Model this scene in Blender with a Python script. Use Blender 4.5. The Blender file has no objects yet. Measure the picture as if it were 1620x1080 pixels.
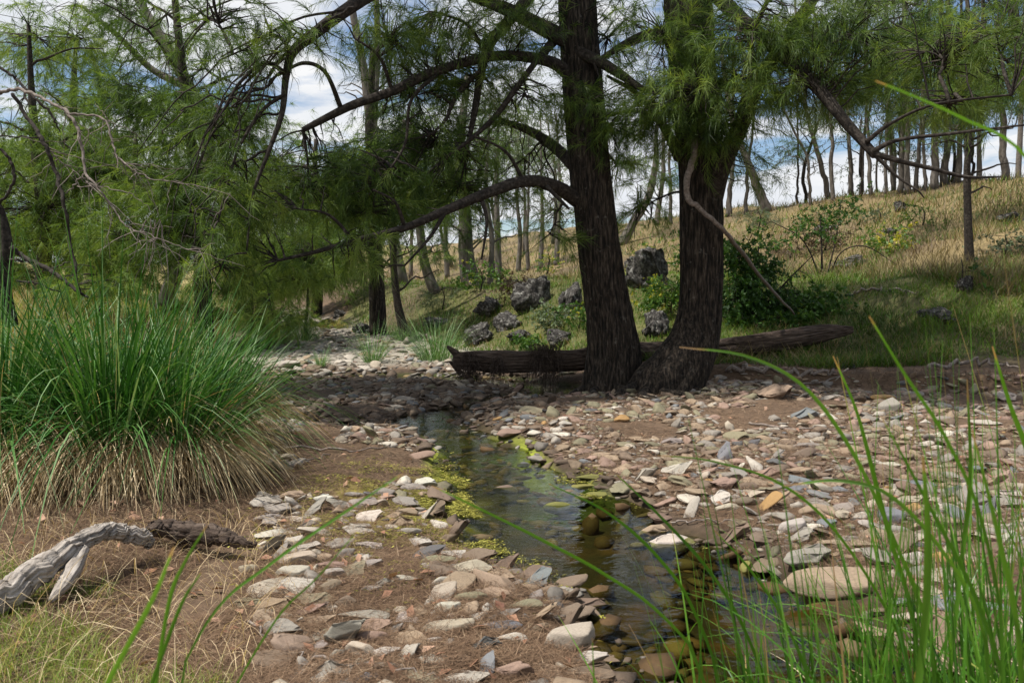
import bpy, math, random
import numpy as np
from mathutils import Vector
random.seed(7)
RNG = np.random.default_rng(7)
R = math.radians
sc = bpy.context.scene
COL = sc.collection

# ------------------------------------------------------------------ camera
CAM = np.array([0.0, 0.0, 1.5]); PITCH = math.atan(90 / 1260.0); F = 1260.0
cam = bpy.data.cameras.new('camera'); camo = bpy.data.objects.new('camera', cam); COL.objects.link(camo)
camo.location = CAM; camo.rotation_euler = (math.pi / 2 - PITCH, 0, 0)
cam.lens = 28.0; cam.sensor_width = 36.0; cam.clip_start = 0.05; cam.clip_end = 3000
cam.dof.use_dof = True; cam.dof.focus_distance = 6.5; cam.dof.aperture_fstop = 7.0
sc.camera = camo
# ------------------------------------------------------------------ sky
SUN_EL, SUN_AZ = 66.0, -104.0          # azimuth measured from +Y (view direction) towards +X
w = bpy.data.worlds.new('World'); sc.world = w; w.use_nodes = True
nt = w.node_tree; nt.nodes.clear()
def N(t, kind, **kw):
    n = t.nodes.new(kind)
    for k, v in kw.items():
        if k in n.inputs: n.inputs[k].default_value = v
        else: setattr(n, k, v)
    return n
L = lambda t, a, b: t.links.new(a, b)
sky = N(nt, 'ShaderNodeTexSky', sky_type='NISHITA', sun_disc=False, sun_elevation=R(SUN_EL), sun_rotation=R(SUN_AZ))
sky.air_density = 1.0; sky.dust_density = 0.6; sky.ozone_density = 3.0
tc = N(nt, 'ShaderNodeTexCoord'); sep = N(nt, 'ShaderNodeSeparateXYZ'); L(nt, tc.outputs['Generated'], sep.inputs[0])
mz = N(nt, 'ShaderNodeMath', operation='ADD'); mz.inputs[1].default_value = 0.18; L(nt, sep.outputs['Z'], mz.inputs[0])
mm = N(nt, 'ShaderNodeMath', operation='MAXIMUM'); mm.inputs[1].default_value = 0.05; L(nt, mz.outputs[0], mm.inputs[0])
dv = N(nt, 'ShaderNodeVectorMath', operation='DIVIDE'); cb = N(nt, 'ShaderNodeCombineXYZ')
for k in 'XYZ': L(nt, mm.outputs[0], cb.inputs[k])
L(nt, tc.outputs['Generated'], dv.inputs[0]); L(nt, cb.outputs[0], dv.inputs[1])
mp = N(nt, 'ShaderNodeMapping'); mp.inputs['Location'].default_value = (3.3, 1.45, 0); L(nt, dv.outputs[0], mp.inputs[0])
nz = N(nt, 'ShaderNodeTexNoise', Scale=1.15, Detail=9.0, Roughness=0.56, Distortion=0.35); L(nt, mp.outputs[0], nz.inputs['Vector'])
rp = N(nt, 'ShaderNodeValToRGB'); rp.color_ramp.elements[0].position = 0.42; rp.color_ramp.elements[1].position = 0.50
L(nt, nz.outputs['Fac'], rp.inputs[0])
nz2 = N(nt, 'ShaderNodeTexNoise', Scale=3.0, Detail=6.0); L(nt, mp.outputs[0], nz2.inputs['Vector'])
rc = N(nt, 'ShaderNodeValToRGB'); rc.color_ramp.elements[0].position = 0.3; rc.color_ramp.elements[1].position = 0.7
rc.color_ramp.elements[0].color = (0.74, 0.79, 0.87, 1); rc.color_ramp.elements[1].color = (1.0, 1.0, 1.0, 1); L(nt, nz2.outputs['Fac'], rc.inputs[0])
b1 = N(nt, 'ShaderNodeBackground', Strength=0.10); L(nt, sky.outputs[0], b1.inputs[0])
b2 = N(nt, 'ShaderNodeBackground', Strength=0.76); L(nt, rc.outputs[0], b2.inputs[0])
mx = N(nt, 'ShaderNodeMixShader'); L(nt, rp.outputs[0], mx.inputs[0]); L(nt, b1.outputs[0], mx.inputs[1]); L(nt, b2.outputs[0], mx.inputs[2])
wo = N(nt, 'ShaderNodeOutputWorld'); L(nt, mx.outputs[0], wo.inputs[0])
# ------------------------------------------------------------------ sun
sl = bpy.data.lights.new('sun', 'SUN'); sl.energy = 5.0; sl.angle = R(0.55); sl.color = (1.0, 0.955, 0.88)
so = bpy.data.objects.new('sun', sl); COL.objects.link(so)
sd = Vector((math.sin(R(SUN_AZ)) * math.cos(R(SUN_EL)), math.cos(R(SUN_AZ)) * math.cos(R(SUN_EL)), math.sin(R(SUN_EL))))
so.rotation_euler = sd.to_track_quat('Z', 'Y').to_euler(); so.location = (0, 0, 30)
# ------------------------------------------------------------------ exposure
vs = sc.view_settings; vs.view_transform = 'Standard'; vs.look = 'None'; vs.exposure = 0.38; vs.gamma = 1.0; vs.use_curve_mapping = False
cy = sc.cycles; cy.max_bounces = 6; cy.diffuse_bounces = 3; cy.glossy_bounces = 3; cy.transmission_bounces = 4; cy.transparent_max_bounces = 8
cy.caustics_reflective = False; cy.caustics_refractive = False; cy.sample_clamp_indirect = 6.0

# ================================================================== helpers
TAB = RNG.random((32, 32, 32))
def noise3(x, y, z):
    x, y, z = np.broadcast_arrays(np.asarray(x, float), np.asarray(y, float), np.asarray(z, float))
    xi, yi, zi = np.floor(x).astype(int), np.floor(y).astype(int), np.floor(z).astype(int)
    u, v, t = x - xi, y - yi, z - zi
    u, v, t = u * u * (3 - 2 * u), v * v * (3 - 2 * v), t * t * (3 - 2 * t)
    g = lambda a, b, c: TAB[(xi + a) & 31, (yi + b) & 31, (zi + c) & 31]
    a = g(0, 0, 0) * (1 - u) + g(1, 0, 0) * u; b = g(0, 1, 0) * (1 - u) + g(1, 1, 0) * u
    c = g(0, 0, 1) * (1 - u) + g(1, 0, 1) * u; d = g(0, 1, 1) * (1 - u) + g(1, 1, 1) * u
    return (a * (1 - v) + b * v) * (1 - t) + (c * (1 - v) + d * v) * t
def n2(x, y, s, o=0.0): return noise3(np.asarray(x) / s + 7.3, np.asarray(y) / s + 3.1, o) - 0.5
def sstep(a, b, x):
    t = np.clip((x - a) / (b - a), 0, 1); return t * t * (3 - 2 * t)
def ray(px, py):
    dx, dy = (px - 810) / F, (540 - py) / F
    return np.array([dx, math.cos(PITCH) + dy * math.sin(PITCH), -math.sin(PITCH) + dy * math.cos(PITCH)])
def at(px, py, Y):
    d = ray(px, py); return CAM + d * (Y / d[1])
def ppm(Y): return Y / F          # metres per photo pixel at depth Y
def flat(px, py, z=0.0):
    d = ray(px, py); return CAM + d * ((z - CAM[2]) / d[2])
def project(P):
    P = np.atleast_2d(P) - CAM
    f = P[:, 1] * math.cos(PITCH) - P[:, 2] * math.sin(PITCH); u = P[:, 1] * math.sin(PITCH) + P[:, 2] * math.cos(PITCH)
    f = np.maximum(f, 1e-3); return 810 + F * P[:, 0] / f, 540 - F * u / f, f

# ---- terrain height field
WAT = -0.05
def chain(*pts): return [(flat(a, b, WAT)[:2], r) for a, b, r in pts]
CH = [chain((1330, 1200, .75), (1260, 1080, .74), (1160, 1000, .68), (1050, 910, .66), (900, 850, .70), (840, 800, .66), (795, 760, .60), (768, 720, .54), (712, 690, .48), (672, 664, .46), (712, 650, .20), (760, 640, .16), (800, 628, .34), (880, 624, .42)),
      chain((420, 600, .40), (520, 598, .50), (640, 598, .50), (720, 600, .55), (800, 606, .62), (880, 616, .50)),
      chain((660, 668, .22), (580, 678, .16), (520, 668, .16), (440, 660, .22)),
      chain((440, 655, .15), (470, 640, .12))]
def seg_d(x, y, a, ra, b, rb):
    ax, ay = a; bx, by = b; dx, dy = bx - ax, by - ay; l2 = dx * dx + dy * dy + 1e-9
    t = np.clip(((x - ax) * dx + (y - ay) * dy) / l2, 0, 1)
    return np.hypot(x - ax - t * dx, y - ay - t * dy) - (ra + (rb - ra) * t)
def creek_d(x, y):
    D = np.full(np.shape(x), 99.0)
    for c in CH:
        for (a, ra), (b, rb) in zip(c[:-1], c[1:]): D = np.minimum(D, seg_d(x, y, a, ra, b, rb))
    return D + 0.22 * n2(x, y, .5) + .12 * n2(x, y, .2, 4)
def smax(a, b, k=.35): 
    h = np.clip(.5 + .5 * (a - b) / k, 0, 1); return b * (1 - h) + a * h + k * h * (1 - h)
LB = np.array([(-1.5, -6), (-1.45, 3.0), (-1.75, 5.0), (-2.9, 8.5), (-4.6, 13.5), (-7.2, 22.), (-10., 34.), (-13, 60), (-20, 300)])
def left_d(x, y): return np.interp(y, LB[:, 1], LB[:, 0]) - x       # > 0 on the left bank
def hill_d(x, y): return (x - 8) * .914 + (y - 11) * .406
def bench_d(x, y):
    l = .447 * (x - 1.2) + .894 * (y - 14.3)
    return np.where(x < 1.2, l - (1.2 - x) * 1.2, l) 
def height(x, y):
    x = np.asarray(x, float); y = np.asarray(y, float)
    z = .055 + .05 * n2(x, y, 1.3, 1) + .035 * n2(x, y, .33, 2)
    z = z + .05 * sstep(0, 6, x)
    cd = creek_d(x, y)
    z = z - (.045 + .03 * n2(x, y, .25, 15)) * sstep(.55, .05, cd) - (.15 + .10 * n2(x, y, .4, 5)) * sstep(.10, -.30, cd)
    z = z + .018 * np.clip(y - 15, 0, 400) * sstep(15, 20, y) * .6
    ld = left_d(x, y)
    lb = (.08 * sstep(0, .5, ld) + .72 * sstep(1.2, 4.5, ld) * sstep(3.5, 9, y) + .035 * np.clip(ld - 4, 0, 200)) + .10 * n2(x, y, 1.1, 8) * sstep(.3, 2, ld)
    z = z + lb
    # right bank : low cut at the edge of the gravel, bench and hill
    bd = bench_d(x, y) + .5 * n2(x, y, 1.4, 3)
    B = .20 * sstep(-1.55, -1.25, bd) * sstep(.9, 2.2, x) + .27 * np.clip(bd + .2, 0, 4.4) * sstep(-.4, .4, bd + .2)
    hd = hill_d(x, y); hh = .26 * (hd - .5 * (np.sqrt((hd - 25) ** 2 + 9) + (hd - 25)))      # flattens past the crest
    hh = hh - .05 * np.clip(hd - 27, 0, 400)
    H = smax(B, hh) + (.42 * n2(x, y, 2.9, 6) + .16 * n2(x, y, .9, 7)) * sstep(0, 3, np.maximum(bd, hd))
    z = z + np.where(np.maximum(bd, hd) > -2.2, np.maximum(H, 0) * sstep(-2.2, -1.2, np.maximum(bd, hd)), 0)
    # nothing but the channels may dip below the water sheet
    return np.where(cd > .20, np.maximum(z, WAT + .022), z)
def ground(px, py, far=160):
    d = ray(px, py); t = np.geomspace(.8, far, 900); P = CAM[None] + d[None] * t[:, None]
    k = np.nonzero(P[:, 2] < height(P[:, 0], P[:, 1]))[0]
    if len(k) == 0: k = [len(t) - 1]
    p = P[k[0]]; return np.array([p[0], p[1], float(height(p[0], p[1]))])
def on(x, y): return np.array([x, y, float(height(x, y))])

# ---- mesh plumbing
def make_mesh(name, V, T=None, Q=None, tone=None, col=None, smooth=True):
    V = np.asarray(V, np.float32).reshape(-1, 3)
    idx, start, n = [], [], 0
    if T is not None and len(T): T = np.asarray(T, np.int32); idx.append(T.ravel()); start.append(np.arange(len(T)) * 3); n += len(T) * 3
    if Q is not None and len(Q): Q = np.asarray(Q, np.int32); idx.append(Q.ravel()); start.append(n + np.arange(len(Q)) * 4)
    idx = np.concatenate(idx).astype(np.int32); start = np.concatenate(start).astype(np.int32)
    m = bpy.data.meshes.new(name); m.vertices.add(len(V)); m.vertices.foreach_set('co', V.ravel())
    m.loops.add(len(idx)); m.loops.foreach_set('vertex_index', idx)
    m.polygons.add(len(start)); m.polygons.foreach_set('loop_start', start)
    if smooth: m.polygons.foreach_set('use_smooth', np.ones(len(start), bool))
    m.update(calc_edges=True)
    if tone is not None:
        a = m.attributes.new('tone', 'FLOAT', 'POINT'); a.data.foreach_set('value', np.asarray(tone, np.float32).ravel())
    if col is not None:
        c = np.ones((len(V), 4), np.float32); c[:, :3] = col
        a = m.attributes.new('col', 'FLOAT_COLOR', 'POINT'); a.data.foreach_set('color', c.ravel())
    return m
class Acc:
    def __init__(s): s.V, s.T, s.Q, s.t, s.c, s.n = [], [], [], [], [], 0
    def add(s, V, T=None, Q=None, tone=None, col=None):
        V = np.asarray(V, float).reshape(-1, 3)
        s.V.append(V)
        if T is not None and len(T): s.T.append(np.asarray(T) + s.n)
        if Q is not None and len(Q): s.Q.append(np.asarray(Q) + s.n)
        s.t.append(np.full(len(V), .5) if tone is None else np.broadcast_to(tone, (len(V),)))
        s.c.append(np.full((len(V), 3), .5) if col is None else np.broadcast_to(col, (len(V), 3)))
        s.n += len(V)
    def mesh(s, name, origin=(0, 0, 0), smooth=True, col=False):
        V = np.concatenate(s.V) - np.asarray(origin)
        return make_mesh(name, V, np.concatenate(s.T) if s.T else None, np.concatenate(s.Q) if s.Q else None, np.concatenate(s.t), np.concatenate(s.c) if col else None, smooth)
def link(name, mesh, mat, parent=None, loc=(0, 0, 0), label=None, cat=None, group=None, kind=None):
    o = bpy.data.objects.new(name, mesh); COL.objects.link(o); o.location = tuple(float(v) for v in loc)
    if mesh is not None and mat is not None and not mesh.materials: mesh.materials.append(mat)
    if parent is not None: o.parent = parent
    if label: o['label'] = label
    if cat: o['category'] = cat
    if group: o['group'] = group
    if kind: o['kind'] = kind
    return o
def thing(name, label, cat, loc, group=None): return link(name, None, None, None, loc, label, cat, group)
def part(name, acc, mat, parent, kind=None, smooth=True, label=None):
    org = np.array(parent.location) if parent.parent is None else np.array(parent.parent.location)
    m = acc.mesh(name, org if parent.parent is None else org, smooth)
    return link(name, m, mat, parent, kind=kind, label=label)
def smooth_path(P, n):
    P = np.asarray(P, float)
    if len(P) < 3:
        t = np.linspace(0, 1, n)[:, None]; return P[0] * (1 - t) + P[-1] * t
    Q = np.vstack([2 * P[0] - P[1], P, 2 * P[-1] - P[-2]]); out = []
    T = np.linspace(0, len(P) - 1, n)
    for t in T:
        i = min(int(t), len(P) - 2); u = t - i; a, b, c, d = Q[i:i + 4]
        out.append(.5 * ((2 * b) + (-a + c) * u + (2 * a - 5 * b + 4 * c - d) * u * u + (-a + 3 * b - 3 * c + d) * u ** 3))
    return np.array(out)
def tube(P, Rr, seg=8, amp=0.0, fr=(2.2, .5), cap=True, flut=0.0, seed=0.0, offv=None):
    P = np.asarray(P, float); n = len(P); Rr = np.interp(np.linspace(0, 1, n), np.linspace(0, 1, len(Rr)), Rr)
    T = np.gradient(P, axis=0); T /= np.linalg.norm(T, axis=1)[:, None] + 1e-9
    u = np.cross(T[0], [0.13, 0.97, 0.2]); u /= np.linalg.norm(u); U = []
    for i in range(n):
        u = u - T[i] * np.dot(u, T[i]); u /= np.linalg.norm(u) + 1e-9; U.append(u)
    U = np.array(U); W = np.cross(T, U)
    th = np.linspace(0, 2 * math.pi, seg, endpoint=False); c, s = np.cos(th), np.sin(th)
    L_ = np.concatenate([[0], np.cumsum(np.linalg.norm(np.diff(P, axis=0), axis=1))])
    rr = np.repeat(Rr[:, None], seg, 1)
    if amp:
        a, b = fr; CX = c[None] * a * (Rr[:, None] / Rr.max() * .3 + .7) + seed; SY = s[None] * a + seed * 1.7; Z = L_[:, None] * b
        wob = (noise3(c[None] * 1.2 + seed, s[None] * 1.2, Z * .6 + seed) - .5)
        f1 = noise3(CX, SY, Z); f2 = noise3(CX * 2.1 + 5, SY * 2.1, Z * 2.3)
        rid = 1 - np.abs(f1 - .5) * 2.6; rid2 = 1 - np.abs(f2 - .5) * 2.4
        rr = rr * (1 + amp * (.65 * rid + .35 * rid2 - .6)) + rr * wob * .22
    if flut:
        k = np.exp(-L_[:, None] / .45)
        rr = rr * (1 + flut * k * (.5 + .5 * np.cos(th[None] * 5 + seed + 1.2 * np.sin(th[None] * 2))))
    V = P[:, None] + rr[..., None] * (c[None, :, None] * U[:, None] + s[None, :, None] * W[:, None])
    V = V.reshape(-1, 3); i = np.arange(n - 1)[:, None] * seg; j = np.arange(seg)[None]; k = (j + 1) % seg
    Q = np.stack([i + j, i + k, i + seg + k, i + seg + j], -1).reshape(-1, 4)
    Tt = None
    if cap:
        V = np.vstack([V, P[0] - T[0] * Rr[0] * .15, P[-1] + T[-1] * Rr[-1] * .25]); a, b = len(V) - 2, len(V) - 1; j = np.arange(seg); k = (j + 1) % seg; e = (n - 1) * seg
        Tt = np.vstack([np.stack([np.full(seg, a), k, j], 1), np.stack([np.full(seg, b), e + j, e + k], 1)])
    return V, Tt, Q
def pixpath(pts, n=None):
    """[(px, py, Y, width_px)] -> smooth world path and radii"""
    P = np.array([at(a, b, Y) for a, b, Y, _ in pts]); r = np.array([.5 * wd * ppm(Y) for _, _, Y, wd in pts])
    n = n or max(8, 5 * len(pts)); return smooth_path(P, n), r
def crook(P, amt, seed):
    P = P.copy(); k = np.arange(len(P)) * .55
    P[1:, 0] += amt * (noise3(k, seed, 0.3) - .5)[1:]; P[1:, 2] += amt * (noise3(k, seed + 9, 1.3) - .5)[1:]; P[1:, 1] += amt * (noise3(k, seed + 4, 2.3) - .5)[1:]
    return P

# ================================================================== materials
def new_mat(name):
    m = bpy.data.materials.new(name); m.use_nodes = True; t = m.node_tree; t.nodes.clear(); o = N(t, 'ShaderNodeOutputMaterial'); return m, t, o
def ramp(t, fac, stops):
    r = N(t, 'ShaderNodeValToRGB'); e = r.color_ramp.elements
    while len(e) < len(stops): e.new(.5)
    for k, (p, c) in enumerate(stops): e[k].position = p; e[k].color = (*c, 1)
    if fac is not None: L(t, fac, r.inputs[0])
    return r
def leaf_mat(name, stops, trans=.35, rough=.5, scale=.8, spec=.3, var=.5):
    m, t, o = new_mat(name)
    a = N(t, 'ShaderNodeAttribute', attribute_name='tone'); g = N(t, 'ShaderNodeTexCoord')
    nz = N(t, 'ShaderNodeTexNoise', Scale=scale, Detail=2.0); L(t, g.outputs['Object'], nz.inputs['Vector'])
    mx = N(t, 'ShaderNodeMath', operation='MULTIPLY_ADD'); L(t, nz.outputs['Fac'], mx.inputs[0]); mx.inputs[1].default_value = var
    ad = N(t, 'ShaderNodeMath', operation='ADD'); ad.inputs[1].default_value = -.5 * var; L(t, a.outputs['Fac'], ad.inputs[0]); L(t, ad.outputs[0], mx.inputs[2])
    r = ramp(t, mx.outputs[0], stops)
    p = N(t, 'ShaderNodeBsdfPrincipled', Roughness=rough); L(t, r.outputs[0], p.inputs['Base Color']); p.inputs['Specular IOR Level'].default_value = spec
    tr = N(t, 'ShaderNodeBsdfTranslucent'); hs = N(t, 'ShaderNodeMixRGB', blend_type='MULTIPLY'); hs.inputs[0].default_value = 1; hs.inputs[2].default_value = (1.25, 1.15, .55, 1)
    L(t, r.outputs[0], hs.inputs[1]); L(t, hs.outputs[0], tr.inputs[0])
    s = N(t, 'ShaderNodeMixShader'); s.inputs[0].default_value = trans; L(t, p.outputs[0], s.inputs[1]); L(t, tr.outputs[0], s.inputs[2]); L(t, s.outputs[0], o.inputs[0])
    return m
def rough_mat(name, stops, scale=(6, 6, 6), detail=6, bump=.4, dist=.02, rough=.9, attr=None, stops2=None, scale2=1.5, lichen=None, spec=.3):
    m, t, o = new_mat(name); g = N(t, 'ShaderNodeTexCoord'); mp = N(t, 'ShaderNodeMapping'); mp.inputs['Scale'].default_value = scale; L(t, g.outputs['Object'], mp.inputs[0])
    nz = N(t, 'ShaderNodeTexNoise', Scale=1.0, Detail=float(detail), Roughness=.65); L(t, mp.outputs[0], nz.inputs['Vector'])
    r = ramp(t, nz.outputs['Fac'], stops); colr = r.outputs[0]
    if attr:
        a = N(t, 'ShaderNodeAttribute', attribute_name='col') if attr == 'col' else N(t, 'ShaderNodeObjectInfo')
        mu = N(t, 'ShaderNodeMixRGB', blend_type='MULTIPLY'); mu.inputs[0].default_value = 1; L(t, a.outputs['Color'], mu.inputs[1]); L(t, colr, mu.inputs[2]); colr = mu.outputs[0]
    if lichen:
        lc, lo, hi, ls = lichen; n2_ = N(t, 'ShaderNodeTexNoise', Scale=ls, Detail=5.0, Roughness=.7); L(t, g.outputs['Object'], n2_.inputs['Vector'])
        rr = ramp(t, n2_.outputs['Fac'], [(lo, (0, 0, 0)), (hi, (1, 1, 1))]); mi = N(t, 'ShaderNodeMixRGB'); L(t, rr.outputs[0], mi.inputs[0]); L(t, colr, mi.inputs[1]); mi.inputs[2].default_value = (*lc, 1); colr = mi.outputs[0]
    p = N(t, 'ShaderNodeBsdfPrincipled', Roughness=rough); p.inputs['Specular IOR Level'].default_value = spec; L(t, colr, p.inputs['Base Color'])
    b = N(t, 'ShaderNodeBump', Strength=bump, Distance=dist); L(t, nz.outputs['Fac'], b.inputs['Height']); L(t, b.outputs[0], p.inputs['Normal']); L(t, p.outputs[0], o.inputs[0])
    return m
M = {}
M['needle'] = leaf_mat('sheoak_needles', [(0, (.008, .018, .007)), (.35, (.032, .066, .015)), (.62, (.095, .165, .030)), (1, (.24, .32, .075))], .45)
M['needle_far'] = leaf_mat('sheoak_needles_far', [(0, (.014, .032, .011)), (.35, (.050, .100, .022)), (.65, (.125, .215, .040)), (1, (.27, .36, .085))], .45, scale=.5)
M['gum'] = leaf_mat('gum_leaves', [(0, (.05, .07, .045)), (.5, (.11, .15, .085)), (1, (.20, .26, .13))], .3, scale=.5)
M['shrub'] = leaf_mat('shrub_leaves', [(0, (.018, .045, .012)), (.5, (.05, .12, .02)), (.9, (.12, .22, .04)), (1, (.45, .42, .05))], .35, scale=2)
M['scrub'] = leaf_mat('dry_scrub', [(0, (.05, .035, .022)), (.5, (.13, .09, .055)), (1, (.24, .19, .10))], .2, scale=2)
M['sedge'] = leaf_mat('sedge_leaves', [(0, (.008, .036, .008)), (.45, (.030, .115, .015)), (.75, (.10, .23, .05)), (1, (.26, .38, .19))], .25, .5, scale=2, spec=.3)
M['blade'] = leaf_mat('near_sedge', [(0, (.022, .07, .008)), (.5, (.065, .19, .014)), (.84, (.17, .36, .045)), (.93, (.42, .30, .10)), (1, (.42, .27, .14))], .4, .4, scale=.4, var=.12, spec=.45)
M['straw'] = leaf_mat('straw', [(0, (.10, .06, .03)), (.35, (.38, .27, .14)), (.7, (.62, .48, .29)), (1, (.76, .64, .42))], .3, .55, scale=3)
M['dry'] = leaf_mat('dry_grass', [(0, (.07, .070, .028)), (.3, (.17, .14, .060)), (.65, (.37, .285, .14)), (1, (.54, .44, .27))], .25, .6, scale=.5)
M['grass'] = leaf_mat('green_grass', [(0, (.022, .055, .008)), (.4, (.075, .15, .016)), (.8, (.20, .31, .040)), (1, (.42, .36, .14))], .35, .5, scale=.9)
M['litter'] = leaf_mat('needle_litter', [(0, (.055, .030, .017)), (.5, (.165, .100, .058)), (.85, (.29, .19, .115)), (1, (.42, .31, .20))], .05, .7, scale=2)
M['deadleaf'] = leaf_mat('dead_leaf', [(0, (.14, .06, .035)), (.6, (.34, .18, .11)), (1, (.50, .34, .24))], .1, .6, scale=3)
M['bark'] = rough_mat('furrowed_bark', [(.38, (.005, .004, .003)), (.50, (.024, .018, .013)), (.61, (.066, .050, .036)), (.76, (.14, .12, .10))], (34, 34, 5), 6, .9, .035, .95, lichen=((.15, .135, .115), .60, .74, 9))
M['limb'] = rough_mat('limb_bark', [(.35, (.012, .010, .008)), (.55, (.042, .033, .026)), (.75, (.10, .088, .075))], (22, 22, 22), 5, .7, .02, .95)
M['greybark'] = rough_mat('grey_bark', [(.3, (.06, .050, .042)), (.55, (.15, .13, .11)), (.8, (.28, .25, .22))], (9, 9, 2), 5, .7, .03, .95)
M['palewood'] = rough_mat('weathered_wood', [(.28, (.11, .09, .075)), (.5, (.33, .29, .25)), (.75, (.52, .47, .42))], (30, 9, 30), 6, .8, .02, .85)
M['twig'] = rough_mat('grey_twig', [(.3, (.09, .07, .06)), (.6, (.24, .20, .17)), (.8, (.38, .34, .30))], (30, 30, 30), 4, .4, .01, .9)
M['log'] = rough_mat('old_log', [(.35, (.018, .012, .009)), (.52, (.085, .060, .045)), (.75, (.20, .155, .125))], (3, 34, 34), 7, .9, .03, .95)
M['stone'] = rough_mat('river_stone', [(.25, (.62, .60, .58)), (.5, (.92, .90, .88)), (.75, (1.12, 1.10, 1.06))], (11, 11, 17), 7, .35, .012, .75, attr='obj', lichen=((.55, .52, .47), .66, .74, 16))
M['stones'] = rough_mat('small_river_stones', [(.25, (.62, .60, .58)), (.5, (.92, .90, .88)), (.75, (1.12, 1.10, 1.06))], (30, 30, 30), 5, .3, .01, .78, attr='col')
M['boulder'] = rough_mat('lichened_rock', [(.36, (.014, .013, .012)), (.5, (.050, .045, .040)), (.66, (.15, .14, .125))], (5, 5, 3.2), 8, 1.0, .09, .95, lichen=((.30, .29, .265), .54, .66, 3.2))
M['algae'] = leaf_mat('algae', [(0, (.06, .058, .014)), (.4, (.16, .15, .026)), (.75, (.31, .29, .05)), (1, (.44, .41, .10))], .05, .85, scale=14, var=1.1)
M['ground'] = rough_mat('creek_ground', [(.25, (.50, .48, .46)), (.5, (.95, .93, .90)), (.72, (1.35, 1.30, 1.22))], (14, 14, 14), 8, .8, .03, .95, attr='col')
def water_mat():
    m, t, o = new_mat('creek_water'); g = N(t, 'ShaderNodeTexCoord')
    n1 = N(t, 'ShaderNodeTexNoise', Scale=6.0, Detail=3.0, Roughness=.5, Distortion=.6); mp = N(t, 'ShaderNodeMapping'); mp.inputs['Scale'].default_value = (1.0, 1.7, 1)
    L(t, g.outputs['Object'], mp.inputs[0]); L(t, mp.outputs[0], n1.inputs['Vector'])
    b = N(t, 'ShaderNodeBump', Strength=.22, Distance=.02); L(t, n1.outputs['Fac'], b.inputs['Height'])
    tr = N(t, 'ShaderNodeBsdfTransparent'); tr.inputs[0].default_value = (.62, .66, .42, 1)
    gl = N(t, 'ShaderNodeBsdfGlossy', Roughness=.04); gl.inputs[0].default_value = (1, 1, 1, 1); L(t, b.outputs[0], gl.inputs['Normal'])
    fr = N(t, 'ShaderNodeFresnel', IOR=1.36); L(t, b.outputs[0], fr.inputs['Normal'])
    s = N(t, 'ShaderNodeMixShader'); L(t, fr.outputs[0], s.inputs[0]); L(t, tr.outputs[0], s.inputs[1]); L(t, gl.outputs[0], s.inputs[2]); L(t, s.outputs[0], o.inputs[0]); return m
M['water'] = water_mat()

# ================================================================== ground and water
def axis(lo, hi, step, lo2, hi2, growth=1.13):
    a = list(np.arange(lo, hi, step)); s = step; x = hi
    while x < hi2: a.append(x); s *= growth; x += s
    a.append(hi2); s = step; x = lo - step; pre = []
    while x > lo2: pre.append(x); s *= growth; x -= s
    pre.append(lo2); return np.array(pre[::-1] + a)
gx = axis(-4.2, 5.6, .055, -320, 320, 1.09); gy = axis(2.6, 13.6, .055, -8, 420, 1.06)
X, Y = np.meshgrid(gx, gy); Z = height(X, Y); ny, nx = X.shape
def ground_colour(X, Y, Z):
    C = np.zeros(X.shape + (3,)); C[:] = (.120, .080, .052)                          # needle litter and silt
    def mix(c, f):
        f = np.clip(f, 0, 1)[..., None]; C[:] = C * (1 - f) + np.array(c) * f
    cd = creek_d(X, Y); bd = np.maximum(bench_d(X, Y), hill_d(X, Y)); ld = left_d(X, Y)
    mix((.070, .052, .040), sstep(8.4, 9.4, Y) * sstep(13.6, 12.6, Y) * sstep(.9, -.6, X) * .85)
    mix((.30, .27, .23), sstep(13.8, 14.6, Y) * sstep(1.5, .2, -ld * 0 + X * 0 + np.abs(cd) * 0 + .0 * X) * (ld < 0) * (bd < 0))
    mix((.10, .10, .035), sstep(.3, -.4, bd * -1) * (X > -6)); mix((.20, .15, .075), sstep(3.5, 8.5, hill_d(X, Y) + 2 * n2(X, Y, 3)) * .9); mix((.09, .065, .045), sstep(.05, .3, n2(X, Y, 1.6, 14)) * (bd > -.8) * .7)
    mix((.16, .15, .05), sstep(1.5, 3, ld) * sstep(5, 8, Y)); mix((.34, .27, .12), sstep(3, 6, ld) * sstep(8, 12, Y) * .6)
    mix((.075, .052, .036), sstep(.24, .02, cd)); mix((.040, .030, .013), sstep(.02, -.10, cd))
    g = sstep(5.0, 5.8, Y) * sstep(8.2, 7.2, Y); mix((.075, .125, .014), sstep(.02, -.15, cd) * g * sstep(-.3, .1, n2(X, Y, .45, 21)) * .9); mix((.30, .34, .045), sstep(.06, -.05, cd) * sstep(-.42, -.12, cd) * g * sstep(.55, -.3, X - .1 * (Y - 5)) * sstep(-.16, .08, n2(X, Y, .3, 22)) * .9)
    mix((.06, .085, .02), sstep(0, -.15, cd) * sstep(9.5, 11, Y) * .8)
    mix((.12, .058, .018), sstep(.02, -.15, cd) * sstep(5.4, 4.5, Y) * sstep(.0, .25, n2(X, Y, .14, 3)) * .8)
    ay = np.exp(-((X + .75) / .55) ** 2 - ((Y - 5.35) / .75) ** 2); mix((.26, .23, .045), sstep(.40, .75, ay + .9 * n2(X, Y, .16, 9)) * .8)
    return C * (1 + .35 * n2(X, Y, .7, 12))[..., None]
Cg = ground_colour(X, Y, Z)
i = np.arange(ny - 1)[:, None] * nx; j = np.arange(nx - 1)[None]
Qg = np.stack([i + j, i + j + 1, i + nx + j + 1, i + nx + j], -1).reshape(-1, 4)
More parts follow.
